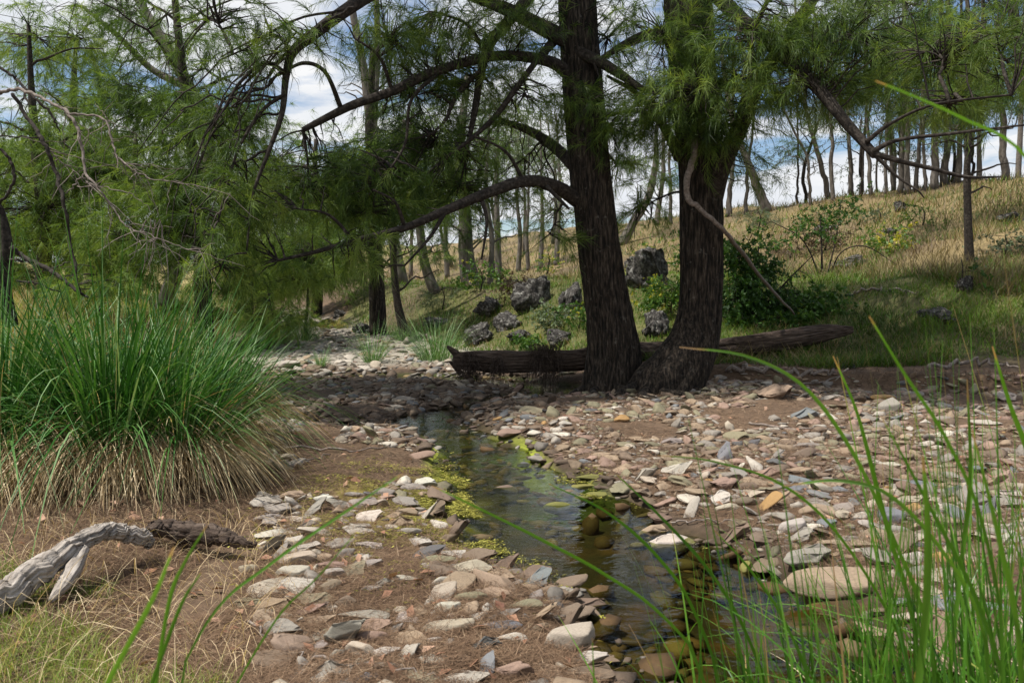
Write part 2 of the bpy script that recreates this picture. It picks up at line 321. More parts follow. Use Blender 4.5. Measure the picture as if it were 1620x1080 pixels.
link('ground', make_mesh('ground', np.stack([X, Y, Z], -1).reshape(-1, 3), None, Qg, None, Cg.reshape(-1, 3)), M['ground'], kind='structure')
wx = np.linspace(-7.5, 3.6, 60); wy = np.linspace(.5, 14.8, 80); WX, WY = np.meshgrid(wx, wy)
i = np.arange(79)[:, None] * 60; j = np.arange(59)[None]
link('water', make_mesh('water', np.stack([WX, WY, WX * 0 + WAT], -1).reshape(-1, 3), None, np.stack([i + j, i + j + 1, i + 61, i + 60], -1).reshape(-1, 4) if False else np.stack([i + j, i + j + 1, i + j + 61, i + j + 60], -1).reshape(-1, 4)), M['water'], kind='structure')

# ================================================================== foliage generators
def spray_template(K, Lx, nl, wd, droop, rng, seg, spread=.75, shape='needle'):
    t = rng.uniform(.05, 1, K); ax = np.stack([Lx * t, np.zeros(K), Lx * (.12 * t - droop * t * t)], 1)
    ad = np.stack([np.ones(K), np.zeros(K), .12 - 2 * droop * t], 1)
    d = ad * .85 + rng.normal(0, spread, (K, 3)); d /= np.linalg.norm(d, axis=1)[:, None]
    ln = nl * rng.uniform(.6, 1.2, K)[:, None]; g = np.zeros((K, 3)); g[:, 2] = -1
    mid = ax + d * ln * .5 + g * ln * .04; tip = ax + d * ln * .92 + g * ln * rng.uniform(.12, .42, K)[:, None]
    s = np.cross(d, rng.normal(0, 1, (K, 3))); s /= np.linalg.norm(s, axis=1)[:, None]; s = s * wd * .5
    if shape == 'leaf':
        V = np.stack([ax, ax + (tip - ax) * .45 + s, tip, ax + (tip - ax) * .45 - s], 1); T = np.array([[0, 1, 2], [0, 2, 3]])
    elif seg == 1: V = np.stack([ax - s, ax + s, tip], 1); T = np.array([[0, 1, 2]])
    else: V = np.stack([ax - s, ax + s, mid - s * .9, mid + s * .9, tip], 1); T = np.array([[0, 1, 3], [0, 3, 2], [2, 3, 4]])
    k = V.shape[1]; Tf = (T[None] + (np.arange(K) * k)[:, None, None]).reshape(-1, 3)
    return V.reshape(-1, 3), Tf, np.repeat(rng.uniform(-.14, .14, K), k)
def scatter(acc, temps, P, yaw, pitch, scale, tone, rng):
    which = rng.integers(0, len(temps), len(P))
    for w_, (V, T, tn) in enumerate(temps):
        s = np.nonzero(which == w_)[0]
        if not len(s): continue
        cy_, sy_, cp, sp = np.cos(yaw[s]), np.sin(yaw[s]), np.cos(pitch[s]), np.sin(pitch[s])
        x = V[None, :, 0] * cp[:, None] - V[None, :, 2] * sp[:, None]; z = V[None, :, 0] * sp[:, None] + V[None, :, 2] * cp[:, None]; y = np.repeat(V[None, :, 1], len(s), 0)
        o = np.stack([x * cy_[:, None] - y * sy_[:, None], x * sy_[:, None] + y * cy_[:, None], z], -1) * scale[s][:, None, None] + P[s][:, None]
        acc.add(o.reshape(-1, 3), (T[None] + (np.arange(len(s)) * len(V))[:, None, None]).reshape(-1, 3), None, (tone[s][:, None] + tn[None]).ravel())
TN = [spray_template(44, RNG.uniform(.20, .50), .185, .0046, .42, RNG, 2, .44) for _ in range(12)]            # near sheoak
TH = [spray_template(26, .55, .30, .011, .35, RNG, 1) for _ in range(6)]             # sheoak overhead, out of frame
TF = [spray_template(29, RNG.uniform(.2, .5), .30, .0098, .35, RNG, 1, .55) for _ in range(8)]            # sheoak further off
TG = [spray_template(16, .55, .13, .026, .3, RNG, 1, 1.0, 'leaf') for _ in range(6)]  # gum leaves
TS = [spray_template(14, .30, .085, .045, .2, RNG, 1, 1.0, 'leaf') for _ in range(6)] # shrub leaves
def twigs(acc, A, B, r0, r1, sag, rng, steps=5):
    n = len(A); t = np.linspace(0, 1, steps)[None, :, None]; d = B - A; ln = np.linalg.norm(d, axis=1)[:, None, None]
    P = A[:, None] * (1 - t) + B[:, None] * t + np.array([0, 0, 1.0]) * (sag * ln * (t * (1 - t)) * 1.6) + rng.normal(0, .05, (n, steps, 3)) * ln * t * (1 - t) * 2.4
    T = d / (np.linalg.norm(d, axis=1)[:, None] + 1e-9); u = np.cross(T, [.3, .2, .93]); u /= np.linalg.norm(u, axis=1)[:, None] + 1e-9; v = np.cross(T, u)
    rad = (r0 * (1 - t) + r1 * t)
    V = np.stack([P + rad * (math.cos(a) * u + math.sin(a) * v)[:, None] for a in (0, 2.09, 4.19)], 2)        # n, steps, 3, 3
    b = (np.arange(n) * steps * 3)[:, None, None] + (np.arange(steps - 1) * 3)[None, :, None]; j = np.arange(3)[None, None]; k = (j + 1) % 3
    acc.add(V.reshape(-1, 3), None, np.stack([b + j, b + k, b + 3 + k, b + 3 + j], -1).reshape(-1, 4))
def nearest(P, B):
    out = np.zeros(len(P), int)
    for s in range(0, len(P), 2000): out[s:s + 2000] = np.argmin(((P[s:s + 2000, None] - B[None]) ** 2).sum(-1), 1)
    return out
def build_tree(name, label, cat, trunk, r, mains=(), blobs=(), temps=TF, leafmat='needle_far', barkmat='limb', seg=10, amp=.25, group=None, scale=1.0, twig=(.012, .004), twigfrac=.5, seed=1, thick=True, bark_fr=(2.2, .8), flut=0, limb_r=.03, tone0=.5, droop=.25, n_up=None, trunkname='trunk'):
    rng = np.random.default_rng(seed); base = trunk[0].copy()
    root = thing(name, label, cat, base, group)
    a = Acc(); a.add(*tube(trunk, r, seg, amp, bark_fr, flut=flut, seed=seed)); part(trunkname, a, M[barkmat], root)
    nodes = [trunk[len(trunk) // 6:]]
    for k, (P, rr) in enumerate(mains):
        if barkmat == 'bark' and k < 2 and name == 'sheoak_tree' and flut: rr = np.asarray(rr) * .84
        a = Acc(); a.add(*tube(P, rr, max(6, seg // 2 if seg > 20 else 6), amp * .8, bark_fr, seed=seed + k)); part('branch', a, M['limb'] if barkmat == 'bark' else M[barkmat], root); nodes.append(P[1:])
    nd = np.concatenate(nodes); tw = Acc(); fo = Acc(); any_tw = False
    for (c, rad, n) in blobs:
        c = np.asarray(c, float); rad = np.asarray(rad, float); i0 = int(nearest(c[None], nd)[0]); Lp = smooth_path([nd[i0], (nd[i0] + c) / 2 + [0, 0, .12 * np.linalg.norm(c - nd[i0])], c], 9); Lp = crook(Lp, .25 * min(1, np.linalg.norm(c - nd[i0]) / 2), seed + c[0])
        if np.linalg.norm(c - nd[i0]) > .3: tw.add(*tube(Lp, [limb_r, limb_r * .4], 5)); any_tw = True; near_ = np.vstack([Lp[2:], nd])
        else: near_ = nd
        u = rng.normal(0, 1, (n, 3)); u /= np.linalg.norm(u, axis=1)[:, None]; P = c + u * rad * (rng.random((n, 1)) ** .55) * np.where(rng.random((n, 1)) < .18, 1.45, 1) * (1 + .35 * (noise3(u[:, 0] * 2 + c[0], u[:, 1] * 2, u[:, 2] * 2 + seed) - .5))[:, None]
        P = P[.6 * noise3(P[:, 0] * 1.1 + seed, P[:, 1] * 1.1, P[:, 2] * 1.5) + .4 * noise3(P[:, 0] * 2.9 + seed, P[:, 1] * 2.9, P[:, 2] * 3.9) > .44]                # gaps
        k = nearest(P, near_); S = near_[k]; d = P - S
        yaw = np.arctan2(d[:, 1], d[:, 0]) + rng.normal(0, .6, len(P)); pitch = rng.normal(.0, .55, len(P)) - droop * .6
        tone = tone0 + rng.normal(0, .15, len(P)) + .5 * (noise3(P[:, 0] * .8, P[:, 1] * .8, P[:, 2] * .8 + 3) - .5)
        scatter(fo, temps, P, yaw, pitch, scale * rng.uniform(.7, 1.25, len(P)), tone, rng)
        q = rng.random(len(P)) < twigfrac
        if q.any(): twigs(tw, S[q], P[q], twig[0], twig[1], .10, rng); any_tw = True
    if any_tw: part('twigs', tw, M['limb'], root, kind='stuff')
    if fo.n: part('crown', fo, M[leafmat], root, kind='stuff', smooth=False)
    return root
def blob(px, py, Y, rx, ry, dep, n): return (at(px, py, Y), (rx * ppm(Y), dep, ry * ppm(Y)), int(n))

# ================================================================== the two big sheoaks
TA, ra = pixpath([(966, 640, 11.4, 96), (968, 610, 11.4, 88), (971, 560, 11.4, 84), (964, 500, 11.4, 78), (953, 430, 11.35, 71), (943, 340, 11.3, 65), (930, 230, 11.3, 62), (920, 110, 11.3, 57), (912, 0, 11.35, 55), (905, -200, 11.4, 44), (915, -480, 11.5, 28), (925, -760, 11.5, 10)], 190)
mA = [pixpath(p) for p in (
    [(915, 318, 11.25, 26), (880, 296, 11.0, 24), (830, 287, 10.7, 22), (765, 308, 10.3, 19), (700, 335, 9.9, 17), (640, 360, 9.5, 14), (560, 381, 9.2, 11), (500, 398, 9.0, 8), (440, 412, 8.8, 5)],
    [(905, 122, 11.25, 26), (870, 98, 11.1, 22), (800, 88, 10.9, 19), (740, 98, 10.6, 18), (680, 117, 10.4, 17), (620, 145, 10.2, 16), (560, 166, 10.0, 15), (520, 185, 9.9, 13), (479, 206, 9.8, 10)],
    [(908, 70, 11.3, 26), (860, 45, 11.1, 24), (800, 15, 10.9, 20), (730, -10, 10.6, 14), (640, -30, 10.3, 8)],
    [(905, -180, 11.4, 26), (800, -110, 10.6, 24), (680, -45, 9.8, 22), (600, -15, 9.3, 20), (540, 22, 9.0, 18), (490, 60, 8.8, 16), (462, 85, 8.7, 14), (452, 125, 8.6, 11), (446, 180, 8.5, 9), (425, 240, 8.4, 7), (400, 310, 8.3, 5), (390, 400, 8.2, 3)],
    [(905, 78, 11.2, 20), (950, 98, 10.9, 16), (985, 120, 10.7, 13), (1015, 140, 10.5, 9), (1050, 150, 10.3, 5), (1085, 175, 10.1, 2)],
    [(880, 60, 11.3, 16), (847, 99, 11.0, 9), (815, 142, 10.8, 9), (783, 185, 10.7, 8), (745, 220, 10.5, 6), (709, 247, 10.4, 4)],
    [(850, -20, 11.4, 18), (815, 22, 11.2, 17), (775, 70, 11.1, 15), (760, 120, 11.0, 12), (752, 170, 10.9, 10), (738, 240, 10.9, 6)],
    [(762, 112, 11.0, 9), (735, 135, 10.8, 8), (715, 165, 10.7, 7), (705, 190, 10.6, 5), (680, 215, 10.6, 3)],
    [(910, 265, 11.3, 20), (880, 235, 11.6, 17), (840, 208, 11.9, 13), (790, 190, 12.2, 8)],
    [(462, 85, 8.7, 7), (440, 58, 8.6, 5), (405, 62, 8.5, 3), (350, 90, 8.4, 2)],
    [(455, 118, 8.6, 8), (420, 100, 8.5, 6), (380, 130, 8.4, 5), (350, 180, 8.3, 3), (320, 220, 8.3, 2)],
    [(450, 150, 8.6, 6), (415, 175, 8.5, 5), (380, 230, 8.4, 4), (360, 290, 8.3, 4), (345, 350, 8.2, 3)],
    [(540, 172, 9.95, 8), (515, 115, 9.7, 6), (480, 100, 9.6, 6), (440, 120, 9.5, 3)],
    [(640, 360, 9.5, 7), (625, 320, 9.3, 4), (590, 300, 9.2, 3)], [(705, 333, 9.9, 8), (680, 375, 9.7, 5), (640, 420, 9.5, 3)],
    [(760, 310, 10.3, 7), (770, 350, 10.2, 5), (762, 410, 10.1, 3)], [(860, 290, 10.9, 8), (900, 330, 10.4, 4)])]
_r = np.random.default_rng(8)
for q in range(13):
    s_ = [(470, 75), (455, 112), (450, 150), (500, 52), (560, 12), (446, 178), (425, 235), (520, 38)][q % 8]; ex, ey = _r.uniform(215, 400), _r.uniform(190, 470); Y0 = 8.8 - .03 * q
    _P, _w = pixpath([(s_[0], s_[1], Y0, 4), (s_[0] * .66 + ex * .34 - _r.uniform(-6, 14), s_[1] * .85 + ey * .15 - _r.uniform(-10, 14), Y0 - .1, 3.2), (s_[0] * .3 + ex * .7 - _r.uniform(-10, 22), s_[1] * .5 + ey * .5 + _r.uniform(-25, 25), Y0 - .2, 2.4), (ex, ey, Y0 - .3, 1.2)]); mA.append((crook(_P, .16, 3.1 * q), _w))
for p_ in ([(690, 118, 10.4, 7), (650, 160, 10.2, 5), (640, 230, 10.1, 4), (600, 290, 10, 2)], [(620, 143, 10.2, 6), (600, 90, 10, 5), (560, 60, 9.9, 3)], [(770, 90, 10.8, 7), (740, 40, 10.6, 5), (690, 20, 10.5, 3)], [(830, 290, 10.7, 7), (800, 240, 10.5, 5), (750, 215, 10.4, 3)], [(560, 381, 9.2, 6), (520, 340, 9, 4), (470, 330, 8.9, 2)]): mA.append(pixpath(p_))
# overhead crown (cx, cy, cz, rx, ry, rz, n) kept above the frame: it is what shades the creek
bA = [blob(620, 60, 10.3, 80, 50, 1.0, 130), blob(740, 140, 11.6, 90, 50, .9, 180), blob(830, 150, 11.2, 70, 50, .9, 120), blob(340, 200, 8.6, 80, 60, .6, 90), blob(350, 420, 8.4, 50, 40, .5, 60), blob(470, 60, 8.8, 80, 40, .5, 60), blob(690, 225, 11.0, 120, 60, 1.2, 330), blob(600, 270, 10.6, 110, 45, 1.0, 280), blob(730, 295, 11.3, 110, 30, .9, 150), blob(490, 295, 10.1, 110, 48, .9, 210), blob(590, 335, 10.4, 90, 20, .6, 60),
      blob(830, 250, 11.6, 70, 60, .9, 126), blob(700, 60, 10.7, 110, 60, 1.0, 176), blob(820, 40, 11.0, 80, 60, .9, 143), blob(900, 160, 11.0, 60, 40, .7, 49),
      blob(960, 60, 11.6, 60, 70, .9, 110), blob(380, 330, 8.6, 70, 70, .7, 132), blob(400, 90, 8.6, 60, 40, .5, 44), blob(330, 30, 8.8, 90, 60, .7, 88), blob(870, 370, 10.7, 40, 30, .4, 22), blob(560, 400, 9.3, 70, 40, .5, 49),
      blob(660, 150, 10.9, 90, 40, .7, 60), blob(975, 260, 12.2, 50, 60, .8, 82), blob(880, 330, 13.2, 30, 50, .8, 33)]
flare = dict(barkmat='bark', seg=110, amp=.17, bark_fr=(9.5, 1.1), flut=.20)
treeA = build_tree('sheoak_tree', 'large dark-barked river sheoak with straight trunk, left of the two beside the water', 'tree', TA, ra, mA, bA, TN, 'needle', group=None, twig=(.013, .004), twigfrac=.7, seed=3, tone0=.60, limb_r=.022, **flare)
TB, rb = pixpath([(1020, 662, 10.85, 96), (1048, 618, 10.95, 100), (1078, 574, 11.05, 88), (1098, 528, 11.15, 74), (1108, 460, 11.2, 65), (1111, 340, 11.2, 62), (1107, 240, 11.2, 62), (1097, 130, 11.25, 66), (1088, 0, 11.3, 70), (1075, -200, 11.4, 52), (1070, -450, 11.5, 32), (1060, -750, 11.6, 10)], 190)
mB = [pixpath(p) for p in (
    [(1125, 320, 11.1, 38), (1142, 262, 10.95, 34), (1168, 205, 10.7, 32), (1200, 130, 10.5, 28), (1245, 60, 10.3, 24), (1300, -20, 10.1, 18), (1370, -120, 9.8, 10)],
    [(1105, -40, 11.2, 30), (1160, 20, 10.6, 26), (1230, 80, 10.0, 24), (1292, 138, 9.4, 22), (1340, 196, 9.0, 19), (1385, 246, 8.7, 15)],
    [(1383, 243, 8.7, 10), (1430, 256, 8.6, 7), (1480, 268, 8.5, 6), (1530, 280, 8.4, 5), (1583, 280, 8.4, 2)],
    [(1380, 240, 8.7, 9), (1420, 222, 8.6, 6), (1500, 212, 8.4, 5), (1620, 198, 8.2, 3)],
    [(1370, 225, 8.75, 8), (1410, 195, 8.6, 5), (1480, 165, 8.4, 4), (1600, 150, 8.2, 3)],
    [(1386, 247, 8.7, 7), (1420, 280, 8.6, 4), (1450, 300, 8.5, 3), (1462, 313, 8.5, 2)],
    [(1075, 60, 11.2, 22), (1030, 55, 11.1, 17), (990, 70, 11.0, 13), (940, 100, 10.9, 6)],
    [(1160, 215, 10.75, 13), (1190, 110, 10.0, 10), (1188, 60, 9.7, 8), (1220, -10, 9.5, 6)],
    [(1075, 250, 11.1, 18), (1050, 200, 11.3, 13), (1010, 150, 11.5, 8), (960, 120, 11.7, 4)])]
bB = [blob(1110, 150, 10.1, 110, 52, .8, 210), blob(1050, 60, 10.4, 90, 60, .9, 190), blob(1220, 60, 9.9, 140, 70, 1.0, 330), blob(1360, 55, 9.6, 130, 80, 1.0, 280), blob(1270, 135, 9.7, 110, 34, .7, 130), blob(1030, 180, 10.8, 80, 48, .7, 120), blob(1470, 75, 9.3, 120, 75, 1.0, 230), blob(1570, 70, 9.3, 90, 90, 1.0, 190), blob(1170, 190, 10.4, 80, 26, .5, 70), blob(1105, 215, 10.5, 70, 18, .4, 45), blob(1500, 165, 9.0, 90, 24, .4, 50), blob(1010, 330, 12.6, 40, 60, .7, 80), blob(960, 200, 11.0, 60, 60, .7, 70), blob(1180, 260, 10.8, 40, 30, .4, 24)]
treeB = build_tree('sheoak_tree', 'large sheoak with leaning flared base and forked limb, right of the pair beside the water', 'tree', TB, rb, mB, bB, TN, 'needle', twig=(.013, .004), twigfrac=.7, seed=5, tone0=.62, limb_r=.022, **flare)
for root, blobs, sd_ in ((treeA, [(-6.4, 10.4, 8.0, 2.0, 1.6, 1.2, 800), (-3.9, 10.6, 8.4, 2.2, 1.7, 1.4, 1000), (-1.5, 10.8, 8.9, 2.2, 1.8, 1.5, 950), (-3.4, 9.2, 7.4, 1.8, 1.0, .9, 300)], 11), (treeB, [(1.0, 10.8, 9.0, 2.2, 1.5, 1.5, 900), (3.4, 11.0, 8.7, 2.2, 1.4, 1.4, 800), (2.4, 14.2, 9.8, 3.0, 1.8, 1.5, 1000), (5.4, 14.4, 9.4, 2.0, 1.6, 1.2, 600)], 12)):
    rng = np.random.default_rng(sd_); fo = Acc(); tw = Acc(); base = np.array(root.location)
    for cx, cy2, cz, rx, ry, rz, n in blobs:
        u = rng.normal(0, 1, (n, 3)); u /= np.linalg.norm(u, axis=1)[:, None]; P = np.array([cx, cy2, cz]) + u * [rx, ry, rz] * rng.random((n, 1)) ** .4
        ok = (.5 * noise3(P[:, 0] * .9, P[:, 1] * .9, P[:, 2] * .4) + .5 * noise3(P[:, 0] * 2.4, P[:, 1] * 2.4, P[:, 2] * .8)) > .45; P = P[ok]; n = len(P)
        scatter(fo, TH, P, rng.uniform(0, 6.28, n), rng.normal(-.1, .3, n), rng.uniform(.8, 1.4, n), rng.normal(.5, .1, n), rng)
        s = np.array([base[0], base[1] + .3, cz - 1.5]); q = P[::9]; twigs(tw, np.repeat(s[None], len(q), 0), q, .03, .008, .05, rng, 6)
    
    for q in range(5):
        an = -2.6 + q * .62 + (.3 if root is treeB else 0); s0 = base + [0, 0, 0]; pts_ = []
        for h_ in range(7):
            d_ = .22 + h_ * .17; xx, yy = s0[0] + math.cos(an + .12 * math.sin(h_ * 1.7 + q)) * d_, s0[1] + .1 + math.sin(an + .12 * math.sin(h_ * 1.7 + q)) * d_; pts_.append([xx, yy, float(height(xx, yy)) + .05 - .016 * h_ + .012 * math.sin(h_ * 2.1 + q)])
        rt_ = Acc(); rt_.add(*tube(smooth_path(pts_, 26), [.085, .055, .035, .015], 12, .3, (4, 2), seed=q)); part('root', rt_, M['bark'], root)
    part('upper_crown', fo, M['needle'], root, kind='stuff', smooth=False); part('upper_limbs', tw, M['limb'], root, kind='stuff')

# ================================================================== trees along the creek and on the hill
def simple_path(pts, n=24): return pixpath(pts, n)
def rooted(pts):
    """first point is put on the ground at its own x, Y"""
    P, r = pixpath(pts, 28); z = float(height(P[0][0], P[0][1])); d = (z - .08) - P[0][2]; k = np.linspace(1, 0, len(P)) ** 3; P = P.copy(); P[:, 2] += d * k; return P, r
g_c = 'river sheoaks along the creek'
def limbs_for(P, n, rng, length, Yc, up=.35):
    out = []
    for k in range(n):
        i0 = int(len(P) * rng.uniform(.3, .95)); a = P[min(i0, len(P) - 1)]; th = rng.uniform(0, 6.28); ln = length * rng.uniform(.6, 1.1)
        b = a + np.array([math.cos(th) * ln, math.sin(th) * ln, ln * up * rng.uniform(.3, 1.6)]); m = (a + b) / 2 + [0, 0, ln * .12]
        out.append((crook(smooth_path([a, m, b], 10), .25, k + Yc), [.035, .01]))
    return out
rr_ = np.random.default_rng(21)
T = []
def creek_tree(label, pts, blobs, seed, bark='limb', tone=.55, nl=5, ll=1.6, temps=TF, leaf='needle_far', group=g_c, scale=1.0, name='sheoak_tree', tf=.35, tw=(.014, .005), extra=(), seg=12):
    P, r = rooted(pts); Yc = pts[0][2]
    m = limbs_for(P, nl, np.random.default_rng(seed), ll, Yc) + [pixpath(e) for e in extra]
    return build_tree(name, label, 'tree', P, r, m, blobs, temps, leaf, bark, seg=seg, amp=.22, group=group, scale=scale, seed=seed, tone0=tone, twigfrac=tf, twig=tw, limb_r=.03)
creek_tree('dark-trunked bushy sheoak standing behind the large sedge tussocks', [(322, 505, 17.5, 30), (320, 440, 17.5, 27), (318, 380, 17.5, 24), (312, 300, 17.5, 18), (300, 200, 17.6, 15), (285, 80, 17.6, 12), (270, -60, 17.7, 8)],
    [blob(300, 300, 17.4, 120, 70, 1.8, 900), blob(230, 380, 17.2, 110, 55, 1.4, 560), blob(405, 350, 16.8, 90, 48, 1.3, 380), blob(340, 180, 17.6, 100, 60, 1.5, 420), blob(230, 170, 18, 90, 70, 1.5, 460), blob(280, 50, 17.8, 120, 60, 1.5, 360), blob(430, 260, 17, 60, 50, 1.0, 200)], 31, tone=.52, nl=9, ll=2.2)
creek_tree('tall forked grey sheoak rising behind the bushy sheoak at upper left', [(250, 480, 23, 26), (300, 350, 23, 24), (330, 240, 23, 22), (300, 140, 23, 20), (255, 60, 23, 16), (200, -30, 23, 10)],
    [blob(120, 60, 22, 110, 60, 2, 420), blob(200, 20, 22, 120, 50, 2, 300), blob(380, 200, 22, 80, 90, 2, 260), blob(170, 130, 23, 60, 40, 1.4, 150)], 32, bark='greybark', tone=.5, nl=7, ll=2.4, extra=([(300, 140, 23, 14), (240, 110, 23, 10), (190, 60, 22.6, 8), (130, 10, 22.4, 5)],))
creek_tree('dense pale green sheoak at the far left edge', [(60, 470, 19, 22), (70, 380, 19, 20), (60, 260, 19, 16), (50, 150, 19, 10), (45, 40, 19, 6)],
    [blob(70, 330, 18.6, 110, 75, 1.8, 800), blob(150, 400, 18.4, 90, 45, 1.4, 420), blob(40, 220, 19, 90, 60, 1.6, 420), blob(150, 270, 19, 80, 60, 1.4, 480), blob(60, 60, 19.5, 80, 60, 1.5, 200)], 33, tone=.66, nl=6, ll=2)
creek_tree('sheoak with the thickest trunk among the four mid-creek trunks', [(597, 540, 21.5, 28), (597, 470, 21.5, 25), (594, 400, 21.5, 22), (592, 300, 21.5, 19), (585, 200, 21.6, 15), (590, 80, 21.7, 9)],
    [blob(570, 330, 21, 90, 55, 1.8, 520), blob(500, 400, 20.6, 80, 50, 1.3, 400), blob(620, 260, 21, 70, 60, 1.4, 280), blob(560, 250, 22, 70, 40, 1.2, 160)], 34, bark='bark', tone=.6, nl=6, ll=2)
creek_tree('slim sheoak whose brown trunk leans left beside the thickest mid-creek trunk', [(646, 556, 19.5, 20), (634, 510, 19.5, 14), (626, 460, 19.5, 12), (622, 400, 19.5, 11), (628, 300, 19.5, 9), (640, 190, 19.5, 6)],
    [blob(660, 320, 19.3, 60, 50, 1.2, 260), blob(640, 230, 19.5, 60, 50, 1.2, 220)], 35, tone=.6, nl=4, ll=1.3)
creek_tree('grey-trunked sheoak leaning left, third of the mid-creek trunks', [(690, 505, 25, 22), (677, 450, 25, 17), (668, 400, 25, 15), (660, 320, 25, 13), (650, 200, 25, 9)],
    [blob(690, 400, 24.6, 50, 30, 1.1, 120), blob(690, 300, 25, 90, 60, 1.8, 380), blob(640, 200, 25, 60, 60, 1.5, 200)], 36, bark='greybark', tone=.6, nl=4, ll=1.6)
creek_tree('stout grey sheoak with spreading surface roots on the rocky bank', [(755, 488, 27, 46), (745, 460, 27, 30), (738, 410, 27, 24), (735, 340, 27, 20), (728, 240, 27, 15), (740, 120, 27, 9)],
    [blob(760, 350, 26.5, 60, 40, 1.5, 220), blob(740, 250, 27, 90, 60, 2, 380), blob(790, 180, 27, 80, 60, 2, 260)], 37, bark='greybark', tone=.5, nl=7, ll=2,
    extra=([(755, 485, 26.9, 12), (720, 470, 26.6, 8), (690, 467, 26.4, 6), (670, 470, 26.3, 3)], [(750, 480, 26.9, 14), (735, 492, 26.2, 12), (718, 503, 25.6, 7)]))
creek_tree('tall bare forked gum with grey stems against the white cloud', [(640, 480, 34, 18), (620, 380, 34, 17), (600, 280, 34, 16), (585, 190, 34, 15), (575, 110, 34, 13), (560, 30, 34, 11), (548, -40, 34, 8)],
    [blob(560, 240, 33, 70, 30, 1.8, 130), blob(610, 60, 33, 50, 40, 1.5, 60), blob(640, 150, 34, 60, 50, 2, 140)], 38, bark='greybark', nl=5, ll=2, temps=TG, leaf='gum', name='gum_tree', scale=1.3, group=None, tone=.6,
    extra=([(590, 210, 34, 13), (594, 150, 33.6, 11), (597, 80, 33.4, 10), (596, 0, 33.2, 8), (600, -60, 33, 5)],))
# low green sheoak saplings on the left bank of the creek
for lab, px, py, Yd, wdt, hgt, n, tn, sd_ in (('low feathery sheoak sapling on the left bank left of the pale creek bed', 425, 500, 17.5, 60, 34, 300, .82, 41), ('round sheoak sapling hanging over the left creek bank beneath the long low branch', 480, 430, 20, 60, 36, 260, .78, 42),
                                       ('dull green sapling between the bushy sheoak and the creek', 392, 450, 19.0, 50, 26, 150, .72, 43), ('pale green sapling at the foot of the far left sheoak', 150, 452, 16.0, 90, 30, 260, .66, 44)):
    b = at(px, py + hgt, Yd); b = on(b[0], b[1]); top = at(px, py - hgt, Yd)
    build_tree('sheoak_sapling', lab, 'sapling', smooth_path([b, (b + top) / 2 + [.1, 0, 0], top], 10), [.05, .01], (), [blob(px, py, Yd, wdt, hgt, 1.0, n)], TF, 'needle_far', 'limb', 6, .1, 'sheoak saplings on the left bank', seed=sd_, tone0=tn, twigfrac=.3, scale=.9)

# ridge and hillside gums and sheoaks : (base px, base py, top px, width px, curve, foliage blobs)
g_r = 'slender trees on the hill crest'
ridge = [(1214, 332, 1150, 150, 20, -6, 'leaning dark trunk at the left end of the crest trees, bowed left', .55), (1262, 318, 1258, 120, 5, 2, 'hair-thin straight sapling right of the bowed crest trunk', .3),
 (1283, 322, 1240, 170, 7, 14, 'thin crooked bare tree alone against the white cloud', .15), (1312, 310, 1262, 60, 11, -8, 'slanting grey gum whose stem leans left over the gap in the crest trees', .4), (1318, 308, 1290, 40, 9, 8, 'paired grey gum crossing behind the slanting one on the crest', .4),
 (1347, 304, 1335, 60, 10, 0, 'upright gum directly right of the crossing pair', .5), (1362, 300, 1372, 40, 5, 3, 'thin upright sapling on the crest right of the crossing pair', .3), (1378, 298, 1368, 30, 8, -3, 'straight slim gum fifth along the crest', .5),
 (1400, 297, 1405, 30, 7, 2, 'slim dark gum near the tip of the drooping sheoak limb', .6), (1414, 296, 1400, 20, 9, -3, 'close-set gum just right of the drooping limb tip', .6), (1424, 295, 1432, 30, 12, 2, 'darker thick gum behind the forked bare twigs', .7),
 (1436, 294, 1428, 10, 12, 3, 'twin dark gum touching the thick one behind the twigs', .7), (1450, 292, 1470, 30, 9, 0, 'gum leaning right in the middle of the crest row', .6), (1465, 291, 1455, 20, 7, -2, 'thin pale gum in the middle of the crest row', .5),
 (1478, 288, 1490, 0, 16, 0, 'widest grey gum trunk on the right part of the crest', .8), (1494, 287, 1500, 0, 15, 3, 'second wide grey gum trunk beside the widest one', .8), (1515, 284, 1530, 10, 12, -3, 'dark gum right of the two widest trunks', .8),
 (1530, 283, 1520, 0, 9, 2, 'slim gum behind the small dark hillside trunk', .7), (1548, 281, 1556, 0, 10, 0, 'upright gum between the hillside trunk and the crooked edge gum', .8), (1590, 272, 1540, 60, 15, 16, 'crooked dark gum bending left near the right edge of the crest', .7),
 (1612, 262, 1622, 0, 13, 0, 'last gum on the crest at the right picture edge', .8), (1152, 338, 1160, 160, 12, 3, 'gum with pale green leaves just right of the forked sheoak limb', .8),
 (1180, 336, 1195, 170, 8, -3, 'leafy slim gum between the forked limb and the bowed crest trunk', .7),
 (1040, 352, 1050, 180, 12, 4, 'dim grey gum seen between the two big sheoak trunks', .6), (985, 382, 1036, 262, 22, 10, 'dark trunk leaning strongly right between the two big sheoaks', .5), (1062, 350, 1058, 200, 8, 0, 'thin gum hugging the left edge of the forked sheoak trunk', .4)]
